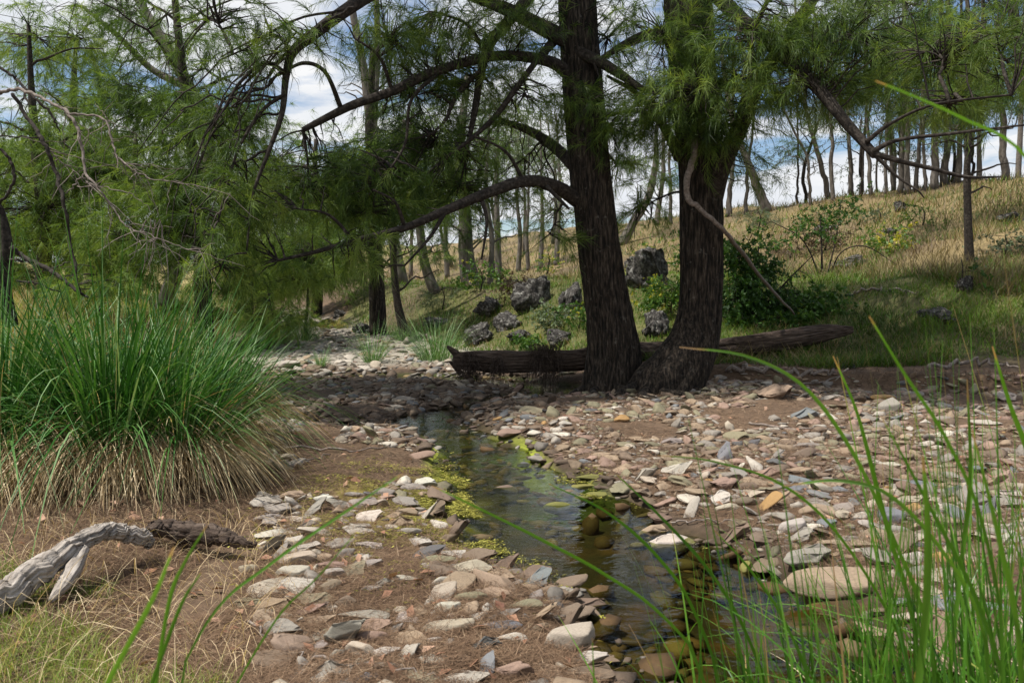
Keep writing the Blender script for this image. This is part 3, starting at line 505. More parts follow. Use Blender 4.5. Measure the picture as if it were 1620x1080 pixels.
for k, (bx, by, tx, ty, wd, cv, lab, fol) in enumerate(ridge):
    g = ground(bx, by + 4); Yd = g[1]
    if Yd > 100: g = ground(bx, by + 12); Yd = g[1]
    mx_, my_ = (bx + tx) / 2 + cv, (by + ty) / 2
    ex = tx + (tx - mx_) * .35; ey = ty - 90
    pts = [(bx, by + 6, Yd, wd * .85), (bx + (mx_ - bx) * .4, by - (by - my_) * .4, Yd, wd * .66), (mx_, my_, Yd, wd * .56), (tx, ty, Yd, wd * .42), (ex, ey, Yd, wd * .2)]
    P, r = rooted(pts); P = crook(P, .16, 7 * k); rngk = np.random.default_rng(100 + k); bl = []
    for q in range(int(3 + 4 * fol)):
        f = rngk.uniform(.45, 1.0); ip = P[int(f * (len(P) - 1))]; off = rngk.normal(0, 1, 3) * [1.3, 1.2, .8]; s = rngk.uniform(.6, 1.3)
        bl.append((ip + off, (s * 1.2, s * 1.1, s * .8), int(130 * fol * s) + 14))
    build_tree('gum_tree', lab, 'tree', P, r, [(crook(q_, .5, 3 * k), r_) for q_, r_ in limbs_for(P, 6, rngk, 2.0, k, .8)], bl, TG if k % 3 else TF, 'gum' if k % 3 else 'needle_far', 'greybark' if wd > 6 else 'limb', 7, .15, g_r, 1.35, (.012, .005), .5, 200 + k, limb_r=.025, tone0=.45)
for k, (bx, by, tx, ty, wd, cv, lab, fol) in enumerate(ridge):
    if len(lab.split()) > 9 or k == 2: continue
    rk = np.random.default_rng(900 + k); s_ = 1 if k % 2 else -1; ox = s_ * rk.uniform(7, 15); g = ground(bx + ox, by + 3); Yd = min(g[1] + 1.5, 80); wd2 = rk.uniform(3.5, 6)
    P, r = rooted([(bx + ox, by + 3, Yd, wd2), (bx + ox + rk.normal(0, 5), by - 60, Yd, wd2 * .9), (bx + ox * 2 + rk.normal(0, 10), by - 150, Yd, wd2 * .7), (bx + ox * 3, by - 260, Yd, wd2 * .4)]); P = crook(P, .2, 5 * k)
    bl = [(P[int(rk.uniform(.35, 1) * (len(P) - 1))] + rk.normal(0, .9, 3), (1.3, 1.1, .8), 60) for _ in range(5)]
    build_tree('sapling', 'thin stem just ' + ('right' if s_ > 0 else 'left') + ' of the ' + lab, 'sapling', P, r, limbs_for(P, 5, rk, 1.6, k, .6), bl, TG if k % 2 else TF, 'gum' if k % 2 else 'needle_far', 'limb', 6, .1, 'thin stems between the crest trees', 1.25, (.010, .004), .5, 950 + k, limb_r=.02, tone0=.45)
# right-hand sheoaks whose crowns fill the top right corner
creek_tree('bushy sheoak whose crown fills the upper right corner above the crest gums', [(1660, 300, 26, 26), (1640, 180, 26, 22), (1610, 60, 26, 18), (1590, -60, 26, 10)],
    [blob(1580, 120, 25, 70, 60, 2, 420), blob(1500, 60, 25.5, 90, 60, 2, 420), blob(1420, 90, 26, 80, 50, 2, 280), blob(1600, 30, 25, 60, 60, 2, 240), blob(1380, 20, 26, 80, 50, 2, 220), blob(1300, 30, 27, 70, 40, 1.6, 120)], 51, tone=.5, nl=6, ll=3, group=None)
creek_tree('small dark-trunked sheoak growing out of the dry grass on the right hillside', [(1537, 368, 20.5, 16), (1532, 320, 20.5, 12), (1530, 260, 20.5, 10), (1534, 200, 20.5, 7), (1530, 120, 20.5, 4)],
    [blob(1535, 150, 20.5, 60, 50, 1.2, 120)], 52, nl=8, ll=1.1, tone=.4, group=None)
# far masses: a row of individual gums and sheoaks closing the valley
g_f = 'distant trees closing the valley'
fr_ = np.random.default_rng(77)
bk = [((-6, 330, 24), 'mid green sheoak filling the gap at the far left above the tussock', 60, 43), ((215, 330, 27), 'rounded sheoak between the pale sheoak and the bushy one', 62, 44), ((420, 340, 26), 'pale sheoak right of the bushy sheoak, under the drooping dark branch', 66, 45), ((120, 180, 29), 'tall yellow-green sheoak high in the upper left background', 70, 46), ((500, 330, 30), 'soft green sheoak behind the long low branch', 62, 47)]
for (px, py, Yd), lab, tn, sd_ in bk:
    creek_tree(lab, [(px, 480, Yd, 18), (px + 4, (480 + py) / 2, Yd, 15), (px - 4, py, Yd, 12), (px, py - 110, Yd, 6)], [blob(px - 40, py + 60, Yd, 70, 50, 1.6, 260), blob(px + 50, py + 40, Yd, 70, 55, 1.6, 260), blob(px, py - 40, Yd, 70, 60, 1.6, 240), blob(px + 10, py + 110, Yd, 90, 26, 1.4, 240)] + ([blob(px - 70, py - 90, Yd, 70, 50, 1.5, 170)] if px < 300 else []), sd_, tone=tn / 100, nl=6, ll=2, group='sheoaks in the upper left background', scale=1.35)
far = [(20, 400, 40, 'tall distant tree behind the far left sheoak'), (110, 400, 44, 'distant tree seen above the pale green sapling'), (190, 398, 38, 'distant tree left of the forked grey sheoak'), (270, 402, 46, 'distant tree behind the bushy sheoak trunk'), (360, 400, 42, 'distant tree right of the bushy sheoak trunk'), (430, 402, 50, 'distant tree left of the white cloud opening'), (500, 412, 48, 'distant tree directly under the white cloud opening'), (560, 410, 55, 'distant tree between the bare forked gum and the cloud opening'),
       (650, 405, 60, 'distant tree behind the slim leaning sheoak'), (715, 402, 62, 'distant tree behind the third mid-creek trunk'), (790, 398, 66, 'distant crest tree right of the stout rooted sheoak'), (830, 395, 58, 'distant crest tree above the dark boulders'), (875, 388, 60, 'distant crest tree touching the left side of the straight big trunk')]
for k, (px, py, Yd, lab) in enumerate(far):
    b = at(px, 470, Yd); b = on(b[0], b[1]); hgt = fr_.uniform(7, 10) if px < 400 else fr_.uniform(5.0, 7.5) if px < 600 else fr_.uniform(7, 11); P = smooth_path([b, b + [fr_.normal(0, .4), 0, hgt * .5], b + [fr_.normal(0, .8), 0, hgt]], 14); bl = []
    for q in range(9 if px < 600 else 6):
        f = fr_.uniform(.15 if px < 600 else .5, 1); bl.append((P[int(f * 13)] + fr_.normal(0, 1, 3) * [1.7, 1.2, .5], (fr_.uniform(1, 1.9), 1.3, fr_.uniform(.7, 1.4)), 70 if px < 600 else 45))
    build_tree('distant_tree', lab, 'tree', P, [.17, .04], limbs_for(P, 4, fr_, 1.8, k), bl, TF if k % 2 else TG, 'needle_far' if k % 2 else 'gum', 'greybark', 7, .1, g_f, 2.0, (.02, .008), .3, 300 + k, tone0=.62 if px < 600 else .5)
# thin trunks standing in the open wood on the hill between the creek trunks
g_t = 'thin trunks in the open wood'
for k, (bx, by, wd, tp, lab) in enumerate([(775, 455, 9, 300, 'thin grey trunk just right of the stout rooted sheoak'), (790, 450, 10, 280, 'thin forked trunk on the dry slope above the dark boulders'), (820, 430, 7, 310, 'pale thin trunk in the gap left of the straight big trunk'), (836, 428, 6, 320, 'thinnest pale trunk left of the straight big trunk'), (855, 425, 7, 300, 'thin trunk partly behind the low hanging needles by the straight big trunk'), (708, 440, 7, 300, 'pale thin trunk between the third trunk and the stout rooted sheoak'), (880, 420, 8, 300, 'thin trunk almost touching the straight big trunk')]):
    g = ground(bx, by); Yd = g[1]; P, r = rooted([(bx, by, Yd, wd * 1.2), (bx + 3 * (-1) ** k, (by + tp) / 2, Yd, wd), (bx - 6 + 2 * k, tp, Yd, wd * .7), (bx, tp - 120, Yd, wd * .3)]); rk = np.random.default_rng(400 + k)
    build_tree('thin_tree', lab, 'tree', P, r, limbs_for(P, 4, rk, 1.5, k, .5), [(P[int(len(P) * rk.uniform(.6, .98))] + rk.normal(0, .8, 3), (1.1, 1, .7), 40) for _ in range(4)], TG, 'gum', 'greybark', 7, .12, g_t, 1.5, (.012, .005), .4, 420 + k, tone0=.5)


# ================================================================== fallen log, driftwood, dead branches
t = thing('fallen_log', 'long furrowed fallen log lying behind the two big sheoak trunks', 'log', at(715, 577, 12.2))
LY = [12.2, 12.3, 12.4] + [max(12.4, ground(px_, py_)[1]) for px_, py_ in ((1000, 574), (1100, 570), (1200, 562), (1290, 552), (1345, 546))]; LY = [LY[0], LY[1], LY[2]] + [min(v, 12.5 + .35 * (q + 1)) for q, v in enumerate(LY[3:])]
P = smooth_path([at(px_, py_, yy_) for (px_, py_), yy_ in zip(((717, 570), (800, 573), (900, 569), (1000, 556), (1100, 554), (1200, 543), (1290, 530), (1348, 521)), LY)], 150)
P[:, 2] += .03 * (noise3(np.arange(150) * .09, 0, 0) - .5)
a = Acc(); a.add(*tube(P, [.12, .165, .16, .17, .145, .14, .155, .16, .14, .06], 84, .38, (8.5, .8), seed=4)); part('log_body', a, M['log'], t)
for k, (p1, p2, r1) in enumerate([((722, 560, 12.2), (708, 548, 12.1), .06), ((728, 590, 12.1), (712, 572, 11.95), .05), ((1030, 560, 12.75), (1046, 570, 12.6), .03), ((902, 575, 12.4), (925, 560, 12.25), .025)]):
    a = Acc(); a.add(*tube(smooth_path([at(*p1), at(*p2)], 8), [r1, r1 * .4], 9, .3, (3, 3), seed=k)); part('broken_stub', a, M['log'], t)
rng = np.random.default_rng(5)
for lab, cx, y0, y1, wd, n in (('ragged curtain of flood debris hanging from the left end of the log', 742, 560, 622, 14, 150), ('thick bunch of flood debris hanging off the log near the straight trunk', 862, 548, 618, 26, 210), ('small tuft of dry roots caught on the middle of the log', 786, 566, 596, 10, 110)):
    a = Acc(); A = np.array([at(cx + rng.normal(0, wd * .45), y0 + rng.uniform(-4, 14), 12.1 - rng.uniform(0, .12)) for _ in range(n)]); B = A + np.stack([rng.normal(0, .06, n), rng.normal(-.05, .08, n), -(y1 - y0) * ppm(12.1) * rng.uniform(.15, 1.15, n)], 1)
    B[:, 0] += rng.normal(0, .08, n); twigs(a, A, B, .006, .002, -.04, rng, 6); o = link('hanging_debris', a.mesh('hanging_debris', A[0]), M['twigdark'] if 'twigdark' in M else M['log'], loc=A[0], label=lab, cat='flood debris')
# driftwood
t = thing('driftwood', 'pale grey curved driftwood limb at lower left, in front of the tussock', 'driftwood', ground(60, 940))
def gpath(pts, n):       # (px, py, lift, width px): follows the ground with a lift
    out, rr = [], []
    for px, py, lift, wd in pts:
        g = ground(px, py + lift); Yd = g[1]; p = at(px, py, Yd); out.append(p); rr.append(.5 * wd * ppm(Yd))
    return smooth_path(out, n), rr
DY = float(ground(0, 965)[1]) - .08; DZ = float(ground(235, 885)[1]); Pd = smooth_path([at(-70, 985, DY - .15), at(0, 945, DY), at(55, 908, DY + .2 * (DZ - DY)), at(110, 868, DY + .45 * (DZ - DY)), at(150, 843, DY + .62 * (DZ - DY)), at(190, 842, DY + .8 * (DZ - DY)), at(222, 850, DY + .92 * (DZ - DY)), at(238, 862, DZ)], 90)
a = Acc(); a.add(*tube(crook(Pd, .03, 2), [.042, .055, .055, .042, .036, .034, .036, .022], 72, .6, (7, 1.3), seed=8)); part('main_limb', a, M['palewood'], t)
a = Acc(); a.add(*tube(smooth_path([at(132, 868, DY + .5 * (DZ - DY)), at(116, 900, DY + .35 * (DZ - DY)), at(98, 928, DY + .2 * (DZ - DY)), at(80, 950, DY + .08 * (DZ - DY))], 30), [.026, .036, .028, .010], 40, .5, (6, 1.5), seed=9)); part('side_limb', a, M['palewood'], t)
g = ground(330, 860); Pd = smooth_path([at(236, 832, DZ + .22), at(290, 840, DZ + .22), at(340, 848, DZ + .2), at(400, 862, DZ + .14)], 50)
a = Acc(); a.add(*tube(crook(Pd, .05, 6), [.04, .052, .045, .012], 40, .5, (5, 2), seed=12)); link('driftwood', a.mesh('driftwood', Pd[0]), M['log'], loc=Pd[0], label='dark weathered driftwood stick half under the straw skirt of the tussock', cat='driftwood')
for k, (pts, wd, lab) in enumerate([([(1150, 600, 10), (1215, 592, 14), (1290, 600, 8), (1340, 588, 4)], 7, 'grey fallen limb lying at the foot of the right bank'), ([(1470, 588, 6), (1540, 580, 10), (1612, 592, 4)], 6, 'weathered limb on the bank lip at the far right'), ([(640, 545, 6), (668, 536, 12), (700, 552, 3)], 7, 'pale bent limb lying behind the mid-creek trunks'), ([(1010, 600, 2), (1060, 606, 8), (1120, 612, 2)], 4, 'thin limb on the ground in front of the forked sheoak base'), ([(1340, 470, 2), (1390, 462, 10), (1450, 470, 3)], 4, 'dead limb lying in the green grass of the right bank')]):
    Pq, rq = gpath([(x_, y_, 0, wd) for x_, y_, l_ in pts], 30) if False else (None, None); Gq = np.array([ground(x_, y_ ) + [0, 0, l_ * .004 + .03] for x_, y_, l_ in pts]); r0 = .5 * wd * ppm(Gq[0][1]); a = Acc(); a.add(*tube(crook(smooth_path(Gq, 36), .16, k + 2), [r0, r0 * .9, r0 * .4], 10, .4, (4, 4), seed=k)); link('fallen_limb', a.mesh('fallen_limb', Gq[0]), M['twig'], loc=Gq[0], label=lab, cat='fallen limb', group='fallen limbs')
# leaning dead pole
P1, r1 = pixpath([(1100, 205, 10.6, 13), (1097, 245, 10.6, 15), (1086, 290, 10.6, 14), (1090, 316, 10.62, 12), (1104, 327, 10.6, 10), (1140, 360, 10.7, 9), (1165, 388, 11.3, 9), (1215, 452, 12.9, 7), (1257, 497, 14.0, 4)], 70)
a = Acc(); a.add(*tube(crook(P1, .025, 4), [v * .72 for v in r1], 14, .4, (3, 5), seed=3)); link('dead_branch', a.mesh('dead_branch', P1[0]), M['twig'], loc=P1[0], label='long pale dead branch leaning from the forked sheoak down to the bank', cat='branch')

# left edge bare tree
t = thing('bare_tree', 'bare grey shrubby tree at the left picture edge with drooping twigs', 'tree', on(-4.3, 6.6))
def C8(pts, Y0): return [(x / 2.25, y / 2.25, Y0 + dz, w_) for x, y, dz, w_ in pts]
lim = [[(0, 330, 0, 7), (60, 320, 0, 7), (120, 335, -.1, 7), (190, 370, -.2, 6.5), (245, 405, -.3, 6.5), (285, 490, -.35, 6), (302, 610, -.4, 6), (350, 670, -.5, 4.5), (395, 730, -.5, 3.5), (450, 805, -.55, 3), (520, 830, -.6, 2.5), (600, 865, -.6, 2.2), (690, 890, -.6, 1.8), (765, 862, -.6, 1)],
       [(245, 405, -.3, 5), (320, 410, -.3, 4.5), (380, 435, -.35, 4.5), (410, 540, -.4, 4), (470, 600, -.45, 3), (540, 635, -.5, 2.4), (640, 650, -.5, 2), (820, 690, -.6, 1)],
       [(45, 335, 0, 8), (100, 420, 0, 8), (150, 500, -.1, 8), (200, 610, -.1, 8), (225, 720, -.2, 8), (250, 860, -.2, 8), (275, 1000, -.3, 7), (282, 1050, -.3, 5)],
       [(0, 530, .1, 6), (35, 570, .1, 7), (50, 640, .1, 7), (20, 700, .1, 6), (-20, 740, .1, 6)],
       [(0, 240, .2, 6), (60, 285, .2, 6), (120, 345, .1, 6), (185, 410, .1, 6), (212, 470, .1, 2)],
       [(0, 485, 0, 3), (130, 495, 0, 3), (200, 560, -.1, 2.5), (290, 630, -.2, 2), (330, 670, -.2, 1)],
       [(40, 880, 0, 12), (90, 920, 0, 10), (160, 950, -.1, 9), (240, 1010, -.2, 8), (310, 1060, -.3, 6)],
       [(300, 622, -.4, 3.5), (270, 650, -.4, 3), (240, 685, -.4, 2)], [(275, 663, -.4, 2), (400, 672, -.5, 2), (500, 710, -.5, 1.6), (535, 760, -.5, 1)],
       [(400, 735, -.5, 2), (390, 820, -.5, 1.6), (350, 915, -.5, 1)], [(0, 920, .1, 6), (90, 930, 0, 5), (170, 960, -.1, 4), (250, 930, -.2, 2)], [(60, 1000, 0, 5), (140, 1010, 0, 4), (210, 1040, -.1, 3)],
       [(400, 545, -.4, 2), (430, 590, -.4, 1.6), (440, 620, -.4, 1)], [(470, 600, -.45, 1.6), (480, 650, -.4, 1.3), (450, 700, -.4, 1)], [(340, 370, -.3, 1), (365, 400, -.35, 1.5), (390, 430, -.35, 2)]]
P, r = pixpath(C8([(40, 1160, 0, 22), (10, 1000, 0, 22), (25, 880, 0, 17), (0, 760, 0, 15), (-30, 700, 0, 14), (-80, 500, .1, 12), (-60, 330, .1, 10), (0, 330, 0, 8)], 6.4), 60)
a = Acc(); a.add(*tube(P, r, 24, .3, (3, 2), seed=2)); part('trunk', a, M['limb'], t)
for k, l_ in enumerate(lim):
    P, r = pixpath(C8(l_, 6.3), 10 * len(l_)); a = Acc(); a.add(*tube(crook(P, .022, k), [v * .72 for v in r], 9, .2, (3, 3), seed=k)); part('branch', a, M['twig'] if k in (0, 1, 7, 8, 9, 12, 13, 14) else M['limb'], t)
tw = Acc(); rng = np.random.default_rng(17)
for l_ in (lim[0], lim[1], lim[5]):
    P, r = pixpath(C8(l_, 6.3), 120); k = rng.integers(30, 120, 26); A = P[k]; B = A + np.stack([rng.normal(.12, .16, 26), rng.normal(0, .1, 26), rng.normal(-.14, .16, 26)], 1); twigs(tw, A, B, .004, .0015, .05, rng, 6)
A = np.array([at(246 + rng.normal(0, 10), 350 + rng.uniform(-5, 12), 5.9) for _ in range(9)]); B = A + np.stack([rng.normal(0, .07, 9), rng.normal(0, .05, 9), -rng.uniform(.25, .5, 9)], 1); twigs(tw, A, B, .005, .002, .0, rng, 7)
part('twigs', tw, M['twig'], t, kind='stuff')

# ================================================================== stones
def stone_template(sub, rng, cuts=9, ang=.5):
    import bmesh
    bm = bmesh.new(); bmesh.ops.create_icosphere(bm, subdivisions=sub, radius=1.0); V = np.array([v.co[:] for v in bm.verts]); T = np.array([[v.index for v in f.verts] for f in bm.faces]); bm.free()
    for _ in range(cuts):
        n = rng.normal(0, 1, 3); n /= np.linalg.norm(n); h = rng.uniform(.42, .90); d = V @ n - h; V = V - np.where(d > 0, d * (ang + .45 * rng.random()), 0)[:, None] * n
    V += V * (.16 * (noise3(V[:, 0] * 1.7 + rng.random() * 9, V[:, 1] * 1.7, V[:, 2] * 1.7) - .5) + .05 * (noise3(V[:, 0] * 5, V[:, 1] * 5 + rng.random() * 9, V[:, 2] * 5) - .5))[:, None]
    V -= (V.max(0) + V.min(0)) / 2; V /= (V.max(0) - V.min(0)) / 2
    return V, T
SG = np.random.default_rng(4242); S4 = [stone_template(4, SG, 11, .55) for _ in range(7)] + [stone_template(4, SG, 24, 1.0) for _ in range(7)]      # rounded, then angular
S2 = [stone_template(3, SG, 20, .95) for _ in range(12)]; S1 = [stone_template(2, SG, 14, .95) for _ in range(10)]; S0 = [stone_template(1, SG, 4, .4) for _ in range(5)]
SM = [make_mesh('stone_shape', V, T) for V, T in S4]
for m_ in SM: m_.materials.append(M['stone'])
PAL = {'grey': (.25, .225, .195), 'blue': (.165, .172, .18), 'tan': (.28, .21, .145), 'beige': (.37, .32, .25), 'pink': (.27, .185, .145), 'white': (.50, .46, .39), 'ochre': (.36, .22, .09), 'brown': (.17, .125, .09), 'dark': (.10, .10, .10), 'moss': (.17, .165, .045), 'pale': (.385, .35, .30), 'olive': (.22, .20, .13)}
WORD = {'grey': 'grey', 'blue': 'blue-grey', 'tan': 'tan', 'beige': 'beige', 'pink': 'pinkish', 'white': 'white', 'ochre': 'ochre', 'brown': 'brown', 'dark': 'dark grey', 'moss': 'yellow-green mossy', 'pale': 'pale grey', 'olive': 'olive'}
# px, py, width px, height px, colour, shape (r rounded / a angular), tilt, yaw, label or None
HS = [(903, 1008, 88, 50, 'beige', 'r', .1, .3, 'large smooth beige oval stone with a cracked edge at the water side'), (783, 916, 82, 36, 'tan', 'r', .42, 2.7, 'long slanting grey-tan stone propped up beside the creek'), (745, 942, 54, 20, 'olive', 'r', .1, 0, None), (829, 954, 60, 20, 'olive', 'r', .1, .2, None), (708, 961, 44, 20, 'pale', 'r', 0, .1, None), (802, 968, 46, 18, 'grey', 'a', .15, 0, None),
 (709, 990, 88, 21, 'beige', 'r', .05, .1, 'long bar-shaped tan stone in the near left gravel'), (792, 989, 72, 14, 'blue', 'r', 0, 0, None), (763, 1015, 66, 32, 'dark', 'a', .3, .2, 'angular dark slate stone among pale ones in the near gravel'), (810, 1007, 52, 22, 'pale', 'r', 0, .1, None), (815, 1060, 68, 38, 'pink', 'a', .1, .1, 'blocky pinkish stone at the bottom picture edge'), (939, 1040, 54, 24, 'pale', 'a', .1, 0, None),
 (509, 1019, 30, 28, 'grey', 'a', .2, .3, None), (588, 1004, 56, 30, 'pink', 'r', .15, .1, 'mauve-grey rounded double-humped stone in the near left gravel'), (548, 946, 38, 26, 'brown', 'r', 0, 0, 'round dark brown ball-like stone in the needle litter'), (462, 904, 58, 24, 'pale', 'r', .05, 0, 'smooth pale domed stone at the left edge of the near gravel'), (392, 897, 34, 17, 'beige', 'r', 0, 0, 'lone round beige stone on the needle litter'), (465, 858, 34, 18, 'pale', 'r', .2, .4, None), (496, 874, 26, 17, 'beige', 'r', 0, 0, None), (543, 873, 40, 19, 'grey', 'r', .3, .3, None), (530, 906, 33, 17, 'grey', 'r', 0, 0, None), (521, 926, 40, 22, 'tan', 'r', .2, .3, None), (588, 892, 40, 18, 'grey', 'a', .2, .1, None), (571, 878, 42, 11, 'grey', 'r', 0, 0, None),
 (693, 883, 58, 18, 'olive', 'r', .1, .1, 'domed olive-grey stone ringed with yellow algae'), (742, 890, 34, 11, 'brown', 'r', 0, 0, None), (643, 808, 37, 16, 'tan', 'r', 0, 0, None), (648, 838, 40, 15, 'grey', 'r', .1, 0, None), (514, 789, 36, 18, 'white', 'a', .1, .2, 'small white quartz stone near the tussock skirt'), (487, 827, 44, 15, 'grey', 'a', .1, .2, None), (561, 780, 34, 11, 'grey', 'r', 0, 0, None), (605, 918, 40, 16, 'grey', 'a', .2, .1, None), (641, 914, 42, 10, 'pale', 'r', 0, 0, None), (695, 917, 38, 17, 'pale', 'r', .25, .2, None),
 (575, 972, 90, 18, 'grey', 'r', .05, -.1, 'long thin wavy grey stone lying across the near gravel'), (507, 979, 56, 21, 'tan', 'a', .1, 0, None), (613, 1031, 48, 22, 'pale', 'a', .1, .1, None), (530, 1032, 34, 22, 'grey', 'r', .3, .5, None), (616, 1052, 62, 15, 'grey', 'a', 0, 0, None), (575, 1070, 54, 22, 'blue', 'a', .2, .1, None), (588, 932, 34, 11, 'grey', 'r', 0, 0, None), (625, 992, 32, 22, 'grey', 'a', .3, .2, None), (684, 1012, 34, 16, 'pale', 'r', .2, .3, None), (854, 992, 36, 20, 'brown', 'r', .3, .4, None),
 (666, 719, 48, 17, 'pink', 'r', .15, -.2, 'reddish brown stone at the left bend of the green water'), (828, 745, 22, 10, 'dark', 'r', 0, 0, 'small dark stone standing alone in the green water'), (887, 815, 58, 16, 'moss', 'r', 0, .1, 'flat stone coated in yellow-green algae in mid stream'), (799, 796, 40, 10, 'brown', 'r', 0, 0, 'dark wet stone barely breaking the middle of the stream'), (925, 770, 44, 9, 'moss', 'r', 0, 0, None), (935, 752, 52, 9, 'moss', 'r', 0, 0, None), (945, 785, 42, 10, 'moss', 'r', 0, 0, None), (905, 790, 38, 9, 'brown', 'r', 0, 0, None), (920, 800, 30, 10, 'moss', 'r', 0, 0, None),
 (1065, 862, 90, 32, 'white', 'a', -.05, .1, 'chunky white quartz rock at the right edge of the water'), (1030, 840, 46, 26, 'tan', 'a', .3, .3, None), (1093, 802, 30, 40, 'pale', 'r', .9, .4, 'upright pale finger-shaped stone on the right gravel bar'), (1278, 878, 90, 38, 'grey', 'a', .12, .1, 'large pale grey slab with a dark sloping side'), (1320, 920, 156, 42, 'tan', 'r', .03, .05, 'very long smooth saddle-shaped stone behind the near sedge'), (1292, 804, 62, 38, 'tan', 'a', .25, -.3, 'big tan angular slab on the right gravel bar'), (1255, 832, 50, 23, 'pale', 'r', .15, .3, None), (1310, 828, 34, 22, 'blue', 'a', .1, 0, None), (1332, 813, 31, 21, 'beige', 'a', .1, .2, None), (1540, 780, 68, 42, 'grey', 'a', .3, .2, 'big grey and rust-brown block behind the sedge at right'), (1228, 618, 56, 30, 'tan', 'a', .35, .1, 'angular tan block with a black edge at the foot of the bank'), (982, 658, 25, 24, 'ochre', 'r', .3, .1, 'bright ochre-orange stone near the foot of the sheoaks'), (1408, 641, 34, 27, 'grey', 'r', .5, .2, 'smooth grey egg-like stone on the far right gravel'), (1270, 651, 52, 23, 'blue', 'a', .15, 0, None), (1128, 658, 22, 12, 'pink', 'r', 0, 0, 'small rounded pink stone near the leaning sheoak base'), (1397, 628, 38, 12, 'ochre', 'r', 0, -.1, None), (1212, 745, 56, 20, 'pink', 'a', .1, .2, None), (1245, 781, 62, 22, 'tan', 'a', .1, .2, None), (1180, 790, 36, 22, 'brown', 'r', .1, 0, 'rounded brown stone beside the upright pale one'), (1072, 740, 52, 22, 'pale', 'a', .2, .3, None), (1115, 748, 20, 22, 'beige', 'r', .7, .2, None), (1150, 714, 34, 32, 'blue', 'a', .95, .9, 'thin blue-grey slab propped on edge on the right gravel bar'), (1060, 696, 38, 17, 'grey', 'a', .2, .1, None), (1270, 715, 50, 18, 'brown', 'r', .2, .2, None), (1340, 711, 60, 13, 'tan', 'r', .05, 0, None), (1226, 718, 16, 26, 'grey', 'a', .9, .2, None), (1165, 690, 44, 15, 'olive', 'a', .1, .2, None), (1275, 702, 46, 13, 'grey', 'a', .1, 0, None), (1545, 742, 34, 15, 'blue', 'a', 0, 0, 'flat slate-blue stone at the far right of the gravel'), (840, 648, 40, 17, 'olive', 'r', .1, 0, None), (891, 661, 20, 11, 'white', 'r', .2, .1, None), (1180, 908, 24, 28, 'moss', 'r', .6, .2, 'algae-covered stone poking out of the water before the long saddle stone'), (550, 663, 30, 12, 'brown', 'r', 0, 0, None), (516, 666, 22, 11, 'pink', 'r', 0, 0, None), (806, 684, 42, 18, 'pink', 'r', .15, .1, 'pale pink domed stone left of the right gravel bar'), (894, 668, 22, 13, 'pale', 'r', .1, 0, None), (455, 636, 34, 9, 'grey', 'r', 0, 0, None), (457, 573, 36, 18, 'pale', 'r', .2, .2, 'pale boulder lying in the far sunlit creek bed'), (641, 630, 34, 9, 'grey', 'r', 0, 0, None), (392, 562, 34, 44, 'white', 'a', .4, .2, 'whitish boulder peeking out behind the sedge tussock'), (1190, 700, 40, 12, 'dark', 'a', .2, .5, None), (1410, 735, 40, 12, 'pale', 'a', 0, 0, None), (1425, 700, 36, 10, 'tan', 'r', 0, 0, None), (1500, 725, 40, 14, 'grey', 'a', .5, .2, None), (1365, 665, 30, 12, 'tan', 'r', .1, .1, None), (1490, 660, 34, 13, 'grey', 'r', .1, .1, None), (1560, 668, 56, 10, 'pale', 'a', 0, 0, None), (1590, 625, 40, 22, 'grey', 'a', .1, .1, None), (1450, 622, 26, 16, 'grey', 'r', .1, .1, None)]
stone_n = [0]; placed = []; lms = []
def put_stone(P, dx, dy, dz, yaw, tilt, colr, shp, label=None, rng=RNG):
    k = int(rng.integers(0, 7)) + (7 if shp == 'a' else 0); o = bpy.data.objects.new('stone', SM[k]); COL.objects.link(o)
    o.location = tuple(float(v) for v in P); o.scale = (dx / 2, dy / 2, dz / 2); o.rotation_euler = (float(rng.normal(0, .08)), -tilt, yaw)
    c = np.array(PAL[colr]) * rng.uniform(.9, 1.1) * (1 + rng.normal(0, .02, 3)); o.color = (*[float(v) for v in c], 1); o['category'] = 'stone'; o['group'] = 'loose stones along the creek bed'
    return o
SO = []
for px, py, wp, hp, c, s, tilt, yaw, lab in HS:
    g = ground(px, py + hp * .35); Yd = g[1]; k = ppm(Yd); th = math.atan2(1.5, Yd); wm, hm = wp * k * 1.02, hp * k
    dz = min(.80 * hm / math.cos(th), .55 * wm) if tilt < .8 else wm * .5; dy = min(max((hm - .8 * dz * math.cos(th)) / math.sin(th), .45 * wm), 1.05 * wm)
    p = np.array([g[0], g[1], 0]); gz = float(height(p[0], p[1])); sink = max(0, WAT - .01 - gz); dz = min(dz + sink * .8, .42 * wm) if sink > 0 else dz; p[2] = (gz + dz * .24) if sink <= 0 else max(gz, WAT + .45 * hm * .6 - dz * .5 + .0) + abs(math.sin(tilt)) * wm * .20
    if tilt > .8: wm, dz = hm * 1.3, wm * .55; dy = wm * .55; p[2] += .02
    o = put_stone(p, wm, dy, dz, yaw if abs(yaw) < 2 else yaw, tilt, c, s); o['own'] = 1
    if lab: o['label'] = lab; lms.append((px, py, lab))
    else: SO.append((o, px, py, wp, c, s, tilt))
    placed.append((p[0], p[1], max(wm, dy) * .5))
